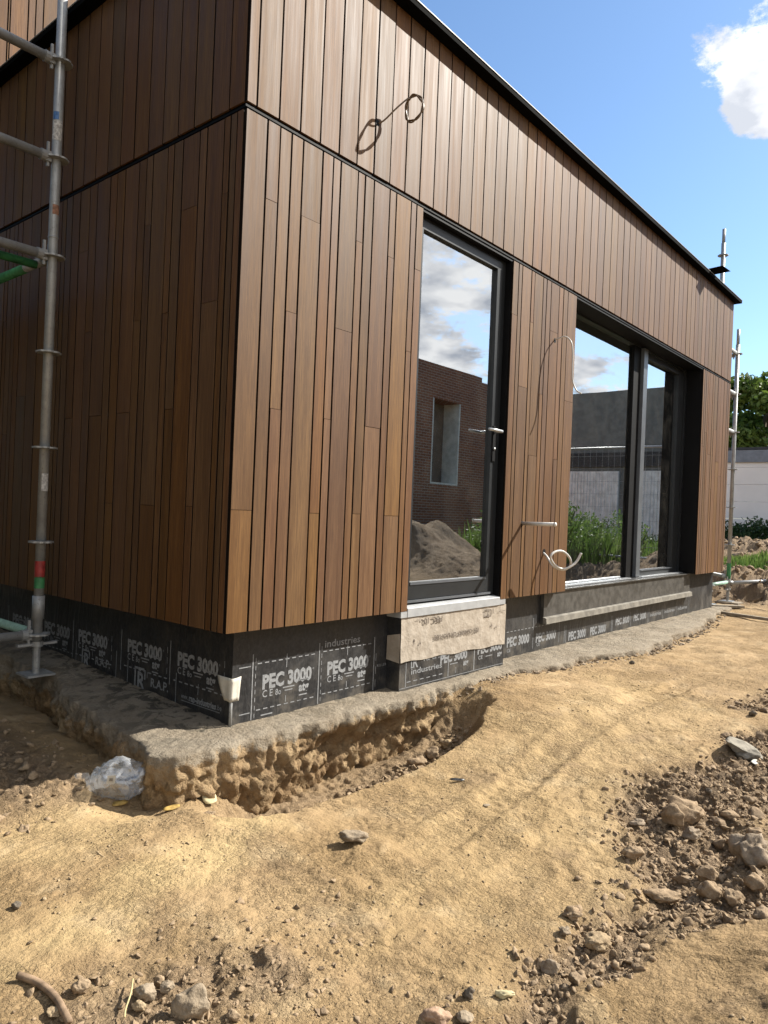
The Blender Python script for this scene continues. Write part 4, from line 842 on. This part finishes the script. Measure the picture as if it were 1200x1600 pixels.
for i in range(1):
    f = thing('site_fence_panel', 'galvanised mesh site fence panel mirrored in the large window', 'fence', (10.2, -.7, gz(10.2, -2.0)))
    fr_ = MB()
    for y_ in (0, -3.4): fr_.tube([(0, y_, -.15), (0, y_, 2.0)], .021, 8)
    for z in (.12, 1.98): fr_.tube([(0, 0, z), (0, -3.4, z)], .019, 8)
    fr_.obj('frame', FENCE, f, True); ms = MB()
    for k in range(30): ms.tube([(0, -.11*(k+1), .12), (0, -.11*(k+1), 1.98)], .0022, 4)
    for k in range(8): ms.tube([(0, 0, .3+k*.22), (0, -3.4, .3+k*.22)], .0022, 4)
    ms.obj('mesh', FENCE, f)

# tall dark conifers added out of view to block sky from the side wall
SKYBLOCK = leafmat('sky_blocker_needles', (.018, .040, .016), (.030, .058, .022))
for i, (x_, y_, h_) in enumerate(((-4.6, -.6, 6.8), (-4.9, 1.7, 7.6), (-4.7, 4.0, 7.2), (-5.0, 6.4, 7.8), (-4.8, 8.8, 7.3), (-4.9, 11.2, 7.6), (-4.6, 13.6, 7.0), (-4.9, 16.0, 7.7), (-4.7, 18.5, 7.2))):
    t = thing('sky_blocker_conifer', ['conifer nearest the camera in the added sky-blocking row', 'second conifer in the added sky-blocking row', 'middle conifer in the added sky-blocking row', 'fourth conifer in the added sky-blocking row', 'fifth conifer in the added sky-blocking row', 'sixth conifer in the added sky-blocking row', 'seventh conifer in the added sky-blocking row', 'eighth conifer in the added sky-blocking row', 'last conifer in the added sky-blocking row'][i], 'tree', (x_, y_, -.15), 'row of dark conifers added to block the sky')
    MB().tube([(0, 0, -.2), (0, 0, h_*.9)], [.16, .03], 8).obj('trunk', BARK, t, True)  # trunk of the added sky-blocking conifer
    r = np.random.default_rng(60+i); cs_ = []; rs_ = []
    for k in range(60): z = h_*(.03+.94*(k/60)); w = r.uniform(0, 6.28); rr = 1.15*(1-(z/h_)**2.2)*.55; cs_.append((rr*math.cos(w), rr*math.sin(w), z)); q_ = .25+.75*(1-(z/h_)**2); rs_.append((q_, q_, .5))
    V_, F_ = leaves(7000, cs_, rs_, .17, 80+i); link('crown', npmesh('crown', V_, F_), SKYBLOCK, t)  # crown of the added sky-blocking conifer

# ------------------------------------------------------------------ loose things on the ground
def ico():
    t = (1+5**.5)/2; v = np.array([(-1, t, 0), (1, t, 0), (-1, -t, 0), (1, -t, 0), (0, -1, t), (0, 1, t), (0, -1, -t), (0, 1, -t), (t, 0, -1), (t, 0, 1), (-t, 0, -1), (-t, 0, 1)], float); v /= np.linalg.norm(v[0])
    f = np.array([(0, 11, 5), (0, 5, 1), (0, 1, 7), (0, 7, 10), (0, 10, 11), (1, 5, 9), (5, 11, 4), (11, 10, 2), (10, 7, 6), (7, 1, 8), (3, 9, 4), (3, 4, 2), (3, 2, 6), (3, 6, 8), (3, 8, 9), (4, 9, 5), (2, 4, 11), (6, 2, 10), (8, 6, 7), (9, 8, 1)]); return v, f
def subdiv(v, f):
    v = list(map(tuple, v)); c = {}; nf = []
    def mid(a, b):
        k = (min(a, b), max(a, b))
        if k not in c: p = (np.array(v[a])+np.array(v[b])); p /= np.linalg.norm(p); v.append(tuple(p)); c[k] = len(v)-1
        return c[k]
    for a, b, d in f: x, y, z = mid(a, b), mid(b, d), mid(d, a); nf += [(a, x, z), (b, y, x), (d, z, y), (x, y, z)]
    return np.array(v), np.array(nf)
IV, IF = ico(); V1, F1 = subdiv(IV, IF); V2s, F2s = subdiv(V1, F1); V3, F3 = subdiv(V2s, F2s)
def stone_mesh(name, sx_, sy_, sz_, seed, facet=.5, lump=.25):
    v = V3.copy(); r = np.random.default_rng(seed)
    for k in range(9):                                     # knock flat faces off it
        n = r.normal(size=3); n /= np.linalg.norm(n); d = r.uniform(.55, .85); q = v@n; v = v-np.outer(np.maximum(0, q-d)*facet*1.7, n)
    o = r.uniform(0, 50, 3); n1 = fbm(v[:, 0]+o[0], v[:, 1]+o[1], v[:, 2]+o[2], 4, 1.8, .55, seed); v = v*(1+lump*n1[:, None]); v = v*np.array([sx_, sy_, sz_]); return npmesh(name, v, F3, facet < .45)
SX = 1134.48
def stone(px, py, wpx, ratio, dep, mat, label, seed, cat='stone', name='stone', facet=.5, lump=.22, group=None, sink=.25, rot=0.0):
    """px, py: foot of the stone in the photograph; wpx its width there; ratio height/width, dep depth/width."""
    p = gnd(px, py); d = float(np.dot(p-CAM, FW)); w = wpx/SX*d/2; h = w*ratio
    o = link(name, stone_mesh(name, w, w*dep, h, seed, facet, lump), mat); o.rotation_euler = (0, 0, math.atan2(RT[1], RT[0])+rot)
    f = np.array([FW[0], FW[1]]); f /= np.linalg.norm(f); q = p[:2]+f*w*dep*.7
    o.location = (q[0], q[1], float(hgt(q[:1], q[1:2])[0])+h*(1-sink*1.2)); return tag(o, label, cat, group)
stone(549, 1322, 50, .42, .6, STONE, 'flat pale stone lying alone in the middle of the sand', 1)
stone(296, 1600, 62, .95, .8, STONE, 'largest pale stone at the bottom left edge of the sand', 2)
stone(226, 1563, 34, .75, .8, STONE, 'rounded stone left of the largest stone, by the straw', 3)
stone(257, 1556, 24, .7, .8, STONE, 'small stone touching the large pale stone at its upper left', 4)
stone(246, 1545, 20, 1.05, .8, CLOD, 'small upright brown stone behind the group of stones', 5)
stone(122, 1555, 30, 1.0, .8, CLOD, 'brown angular clod near the curved twig', 6, 'clod', 'soil_clod', .6)
stone(214, 1586, 22, .8, .8, CLODT, 'tan pebble below the straw near the bottom edge', 7)
stone(362, 1598, 26, .6, .8, CLOD, 'brown clod right of the largest stone at the bottom edge', 8, 'clod', 'soil_clod')
stone(82, 1594, 24, .6, .8, CLODT, 'tan clod at the lower end of the curved twig', 9, 'clod', 'soil_clod')
stone(22, 1423, 17, .75, .9, STONED, 'dark round pebble at the left edge of the sand', 10)
stone(733, 1562, 20, .9, .9, STONED, 'dark speckled pebble near the bottom centre', 11)
stone(790, 1561, 34, .36, .5, PALEY, 'yellowish flat chip near the bottom centre', 12)
stone(682, 1606, 48, .55, .7, STONEP, 'pinkish brick fragment cut off by the bottom edge', 13)
stone(728, 1600, 30, .5, .7, STONE, 'small light chip right of the pinkish fragment', 14)
stone(862, 1520, 32, .75, .8, CLODG, 'blue-grey lump at the near end of the furrow', 15, 'clod', 'soil_clod')
stone(883, 1468, 22, .6, .8, STONE, 'small pale stone above the blue-grey lump', 16)
stone(1057, 1300, 42, .95, .8, CLOD, 'biggest angular clod crowning the pile in the furrow', 17, 'clod', 'soil_clod', .6)
stone(1073, 1283, 62, .6, .7, CLOD, 'long rough clod behind the biggest angular clod', 18, 'clod', 'soil_clod', .4, .35)
stone(1083, 1318, 30, .65, .8, CLODG, 'greyish clod in front of the clod pile', 19, 'clod', 'soil_clod')
stone(992, 1350, 36, .6, .8, CLOD, 'flat clod at the left rim of the furrow', 20, 'clod', 'soil_clod')
stone(997, 1295, 24, .55, .8, CLODG, 'small grey clod left of the clod pile', 21, 'clod', 'soil_clod')
stone(1109, 1386, 34, .8, .6, CLOD, 'leaf-shaped tilted clod in the middle of the furrow', 22, 'clod', 'soil_clod', .65)
stone(1113, 1410, 40, .75, .8, CLOD, 'rounded clod just below the tilted clod', 23, 'clod', 'soil_clod', .3)
stone(1150, 1412, 32, .8, .8, CLOD, 'rounded clod right of the other rounded clod by the near mound', 24, 'clod', 'soil_clod', .3)
stone(1185, 1355, 55, .95, .9, CLODG, 'large grey crumbly lump at the right edge', 25, 'clod', 'soil_clod', .3, .35)
stone(1185, 1398, 34, .8, .8, CLOD, 'brown clod below the grey lump at the right edge', 26, 'clod', 'soil_clod')
stone(896, 1442, 28, .6, .9, CLOD, 'low crumbly clod at the left end of the furrow', 27, 'clod', 'soil_clod', .3, .35)
stone(935, 1485, 44, .5, .7, CLODT, 'tan crumbled ridge clod in front of the furrow', 28, 'clod', 'soil_clod', .3, .3)
stone(1040, 1420, 60, .35, .5, CLOD, 'wide flat clod on the crest of the near mound', 29, 'clod', 'soil_clod', .4, .3)
stone(1108, 1245, 10, 1.0, .9, STONED, 'tiny dark pebble above the clod pile', 30)
stone(1178, 1120, 14, .7, .9, STONED, 'small dark stone on the sand at the right edge', 31)
stone(989, 1362-324, 9, .8, .9, STONED, 'small brown stone on the open sand right of the footing', 32)
stone(252, 1250, 40, .45, .6, CLODG, 'flat grey lump beside the plastic bag', 33)
stone(86, 1122, 16, .8, .9, STONE, 'pale stone in the shaded soil left of the footing', 34); stone(150, 1165, 22, .8, .8, CLODG, 'grey stone in the shaded soil near the footing corner', 35)
stone(675, 1188, 26, .8, .8, CLOD, 'brown clod inside the pit under the footing edge', 36, 'clod', 'soil_clod'); stone(652, 1200, 30, .6, .8, CLOD, 'larger clod at the bottom of the pit', 37, 'clod', 'soil_clod'); stone(700, 1172, 24, .7, .8, CLODT, 'tan clod near the far end of the pit', 38, 'clod', 'soil_clod')
stone(1182, 1310, 28, .6, .8, CLOD, 'rough clod left above the grey crumbly lump', 39, 'clod', 'soil_clod'); stone(1145, 1243+40, 30, .45, .7, CLOD, 'flat clod between the clod pile and the right edge', 40, 'clod', 'soil_clod'); stone(1163, 1210, 24, .5, .7, CLOD, 'low clod below the tilted mortar slab at the right', 41, 'clod', 'soil_clod')
# broken shell of hardened mortar
p = Vector(gnd(1157, 1178)); dd = float(np.dot(np.array(p)-CAM, FW)); k_ = dd/SX
def broken_slab():
    v = V3.copy(); v = np.sign(v)*np.abs(v)**.55; r = np.random.default_rng(5)
    for k in range(10): n = r.normal(size=3); n[2] *= .3; n /= np.linalg.norm(n); v = v-np.outer(np.maximum(0, v@n-r.uniform(.65, .95))*1.2, n)
    v = v*(1+.10*fbm(v[:, 0], v[:, 1], v[:, 2], 4, 2.2, .6, 4))[:, None]; v = v*np.array([36, 26, 7])*k_; v[:, 2] += .006*np.sin(v[:, 0]/(20*k_))
    o = link('mortar_slab', npmesh('mortar_slab', v, F3, False), RUBB); o.location = p+Vector((0, 0, 9*k_)); o.rotation_euler = (.30, .42, -.75); return tag(o, 'tilted broken slab of grey mortar at the right edge of the sand', 'mortar lump')
broken_slab()
stone(1172, 1190, 34, .5, .7, RUBB, 'grey block lying against the tilted mortar slab', 42)
def scrap(px, py, w, h, mat, label, seed, cat='scrap', name='paper_scrap', tilt=.3):
    p = gnd(px, py); d = float(np.dot(p-CAM, FW)); w = w/SX*d/2; h = h/SX*d*.6; r = np.random.default_rng(seed); V = []
    for j in range(5):
        for i in range(5):
            u_, v_ = -1+i/2, -1+j/2; V.append((u_*w*(1-.35*abs(v_)**2+.2*r.random()), v_*h*(1-.3*abs(u_)**2+.25*r.random()), .003+.45*h*(.5+.5*math.sin(u_*2.1+seed)*math.cos(v_*1.7))+tilt*h*(v_+1)))
    F = [(j*5+i, j*5+i+1, j*5+i+6, j*5+i+5) for j in range(4) for i in range(4)]
    o = link(name, npmesh(name, V, F, True), mat); o.modifiers.new('s', 'SOLIDIFY').thickness = .0008; o.location = (p[0], p[1], p[2]+.002); o.rotation_euler = (0, 0, r.uniform(-.9, .2)); return tag(o, label, cat)
scrap(188, 1259, 24, 9, YEL, 'curled yellow leaf scrap under the front of the plastic bag', 1, 'leaf', 'dry_leaf'); scrap(268, 1266, 28, 8, YEL, 'crumpled yellow leaf scrap right of the plastic bag', 2, 'leaf', 'dry_leaf'); scrap(327, 1256, 22, 14, PALEY, 'pale squarish scrap on the sand below the footing corner', 3, tilt=.6)
scrap(1180, 1194, 22, 7, CREAM, 'small white scrap below the tilted mortar slab', 4); scrap(825, 1023, 16, 5, BLKBIT, 'black plastic bit on the footing below the door', 5, name='plastic_bit', tilt=.8); scrap(714, 1221, 22, 4, BLKBIT, 'small black plastic bit on the sand in front of the pit', 6, name='plastic_bit', tilt=.4); scrap(760, 1261, 12, 4, STONE, 'little pale chip on the open sand', 7)
def stick(pts, r, mat, name, label, cat, lift=.006):
    P = []
    for i, (px, py) in enumerate(pts): p = gnd(px, py); P.append(Vector((p[0], p[1], p[2]+lift)))
    tag(MB().tube(wirepath(P, 6), r, 8).obj(name, mat, None, True), label, cat)
stick([(28, 1532), (58, 1543), (85, 1565), (100, 1590), (108, 1606)], .0085, TWIG, 'twig', 'curved bare twig at the bottom left corner', 'twig', .012)
stick([(207, 1543), (204, 1565), (196, 1590), (194, 1604)], .0022, STRAW, 'straw', 'thin dry straw lying between clod and stones', 'straw', .02)
for i, (q0, q1, lab, wd_) in enumerate([((1112, 948), (1160, 951), 'short weathered plank on the ground by the far scaffold foot', .10), ((1128, 958), (1215, 972), 'long thin batten on the ground running to the right edge', .05)]):
    a = Vector(at(*q0, 2, -.02)); b = Vector(at(*q1, 2, -.03)); d = (b-a); n = Vector((-d.y, d.x, 0)).normalized()*wd_/2; z = max(gz(a.x, a.y), gz(b.x, b.y))+.012; m_ = MB()
    a.z = b.z = z; h = Vector((0, 0, .03)); k = [a-n, a+n, b+n, b-n]; m_.v = [tuple(q) for q in k]+[tuple(q+h) for q in k]; m_.f = [(3, 2, 1, 0), (4, 5, 6, 7), (0, 1, 5, 4), (1, 2, 6, 5), (2, 3, 7, 6), (3, 0, 4, 7)]
    tag(m_.obj('plank', PLANK), lab, 'plank')
# plastic bag
def bag():
    p = gnd(174, 1252); d = float(np.dot(p-CAM, FW)); w = 54/SX*d; h = 60/SX*d; v = V3; F = F3
    q = np.sign(v)*np.abs(v)**.72; q[:, 0] *= w; q[:, 1] *= w*.55; q[:, 2] = (q[:, 2]+1)/2*h
    n1 = fbm(v[:, 0], v[:, 1], v[:, 2], 3, 1.5, .5, 3); rid = 1-np.abs(vn(v[:, 0]*3.1, v[:, 1]*3.1, v[:, 2]*3.1, 8)); rd2 = 1-np.abs(vn(v[:, 0]*7, v[:, 1]*7, v[:, 2]*5, 9))
    rb = np.random.default_rng(6)
    for k in range(16): nn = rb.normal(size=3)*np.array([1, 1, .8]); nn /= np.linalg.norm(nn); vv = q/np.array([w, w*.55, h]); vv[:, 2] = vv[:, 2]*2-1; ov = np.maximum(0, vv@nn-rb.uniform(.72, 1.0))*.9; q = q-ov[:, None]*nn*np.array([w, w*.55, h*.5])
    f = 1+.05*n1-.06*rid**6-.035*rd2**5; q[:, 0] *= f; q[:, 1] *= f; t = q[:, 2]/h; q[:, 2] *= (1+.10*n1); q[:, 0] *= 1-.10*t; q[:, 0] += .12*w*t; q[:, 2] = np.maximum(q[:, 2], .002)
    t_ = thing('plastic_bag', 'clear crumpled plastic bag with a white label on the sand', 'plastic bag', (p[0]+FW[0]*w*.4, p[1]+FW[1]*w*.4, p[2]-.006)); t_.rotation_euler = (0, 0, math.atan2(RT[1], RT[0]))
    q += np.random.default_rng(9).normal(size=q.shape)*w*.022; q[:, 2] = np.maximum(q[:, 2], .001); link('film', npmesh('film', q, F, False), FILM, t_)
    tl = MB(); r = np.random.default_rng(2); P = [(-w*.7, .02, h*.15), (-w*1.0, .05, h*.50), (-w*1.45, .07, h*.42), (-w*1.65, .06, h*.12), (-w*1.1, .03, h*.02)]
    for a_, b_, c_, d_ in ((0, 1, 2, 4), (2, 3, 4, 4)): tl.quad(P[a_], P[b_], P[c_], P[d_]) if c_ != d_ else None
    tl.v += P[2:5]; tl.f.append((4, 5, 6)); tl.obj('loose_tail', FILM, t_)
    lb = MB().quad((-.012, -w*.60, h*.55), (.020, -w*.615, h*.57), (.022, -w*.58, h*.78), (-.010, -w*.565, h*.76)).obj('white_label', CREAM, t_); s = lambda u_, v_: (-.012+.032*u_+.002*v_, -w*.60-.0016-w*.015*u_+w*.035*v_, h*.55+h*.02*u_+h*.21*v_)
    c = MB()
    for k in range(5): c.quad(s(.3+k*.09, .35), s(.35+k*.09, .35), s(.35+k*.09, .7), s(.3+k*.09, .7))
    tag(c.obj('label_print', INK, lb), kind='stuff')
bag()
# crumbs and clods too many to count
def frag(base, seed):
    v = base.copy(); r = np.random.default_rng(seed)
    for k in range(7): n = r.normal(size=3); n /= np.linalg.norm(n); v = v-np.outer(np.maximum(0, v@n-r.uniform(.25, .7)), n)
    v = v*r.uniform(.6, 1.35, 3); o = r.uniform(0, 50, 3); return v*(1+.30*fbm(v[:, 0]+o[0], v[:, 1]+o[1], v[:, 2]+o[2], 3, 1.7, .6, seed))[:, None]
FRLO = np.array([frag(IV, 200+k) for k in range(14)]); FRMID = np.array([frag(V1, 300+k) for k in range(14)]); FRHI = np.array([frag(V2s, 400+k) for k in range(14)])
def crumbs(name, n, pick, smin, smax, mat, label, seed, pw_=3.0, hi=.007):
    r = np.random.default_rng(seed); X, Y = pick(r, n); n = len(X); Z = hgt(X, Y); s = smin+(smax-smin)*r.random(n)**pw_; VV, FF, off = [], [], 0
    q = r.normal(size=(n, 4)); q /= np.linalg.norm(q, axis=1)[:, None]; w, x, y, z = q.T
    R = np.stack([1-2*(y*y+z*z), 2*(x*y-z*w), 2*(x*z+y*w), 2*(x*y+z*w), 1-2*(x*x+z*z), 2*(y*z-x*w), 2*(x*z-y*w), 2*(y*z+x*w), 1-2*(x*x+y*y)], 1).reshape(-1, 3, 3)
    for lo_, hi_, FR, bf in ((0, hi, FRLO, IF), (hi, hi*2.6, FRMID, F1), (hi*2.6, 9, FRHI, F2s)):
        k = np.where((s >= lo_) & (s < hi_))[0]
        if not len(k): continue
        v = FR[r.integers(0, len(FR), len(k))]*s[k][:, None, None]; v = np.einsum('nij,nvj->nvi', R[k], v); v[:, :, 2] *= .8
        v = v+np.stack([X[k], Y[k], Z[k]+s[k]*.15], 1)[:, None]; VV.append(v.reshape(-1, 3)); FF.append((bf[None]+(np.arange(len(k))*v.shape[1])[:, None, None]).reshape(-1, 3)+off); off += v.shape[0]*v.shape[1]
    return tag(link(name, npmesh(name, np.concatenate(VV), np.concatenate(FF)), mat), label, 'soil crumbs', None, 'stuff')
def in_band(r, n):
    x = r.uniform(-.7, 4.5, n*6)**1.0; x = -.7+(x+.7)**1.25/(5.2**.25); y = r.uniform(-2.3, -1.1, n*6); k = r.random(n*6) < damp_mask(x, y)[1]; return x[k][:n], y[k][:n]
def on_sand(r, n):
    x = -1.4+4.6*r.random(n*3)**1.5; y = r.uniform(-2.3, -.05, n*3); k = (r.random(n*3) < .05+.95*ss(.2, .6, vn(x*2.6, y*2.6, 0, 77)+.4*vn(x*9, y*9, 0, 78))) & (y < yedge(x)-.03); return x[k][:n], y[k][:n]
def bl(r, n): return -1.0+.28*r.normal(size=n), -1.15+.17*r.normal(size=n)
def pitp(r, n): return r.uniform(-.2, 1.5, n), -.16-.13*r.random(n)
def leftp(r, n): return r.uniform(-1.3, -.3, n), r.uniform(.05, 1.6, n)
def lip(r, n): x = r.uniform(1.6, 6.8, n); return x, yedge(x)-.10*r.random(n)**2
crumbs('soil_crumbs', 26000, in_band, .0016, .016, CLOD, 'brown crumbs and small clods strewn through the churned furrow', 1, 5.5)
crumbs('soil_crumbs', 210, in_band, .010, .034, CLOD2, 'greyish broken clods strewn through the churned furrow', 2, 2.2)
crumbs('sand_grit', 6000, on_sand, .001, .007, CLODT, 'fine tan grit scattered over the open sand', 3, 4.0)
crumbs('dark_grit', 450, on_sand, .0012, .0055, CLOD, 'sparse dark grit scattered over the open sand', 4, 3.0)
crumbs('soil_crumbs', 2600, bl, .0015, .012, CLOD, 'brown soil crumbs around the stones at the bottom left', 5, 4.0)
crumbs('pit_rubble', 900, pitp, .003, .022, CLOD, 'loose rubble in the pit along the footing', 6, 2.6)
crumbs('soil_crumbs', 700, leftp, .003, .022, CLOD, 'crumbs on the shaded soil beside the house', 7, 2.6)
crumbs('edge_rubble', 900, lip, .003, .022, CLODG, 'broken concrete bits along the footing edge', 8, 2.8)
def bankp(r, n): return r.uniform(8.2, 13.0, n), r.uniform(-.6, 3.0, n)
crumbs('bank_clods', 1500, bankp, .012, .085, CLOD, 'rough dark clods on the soil bank behind the far corner', 9, 3.2, .04)
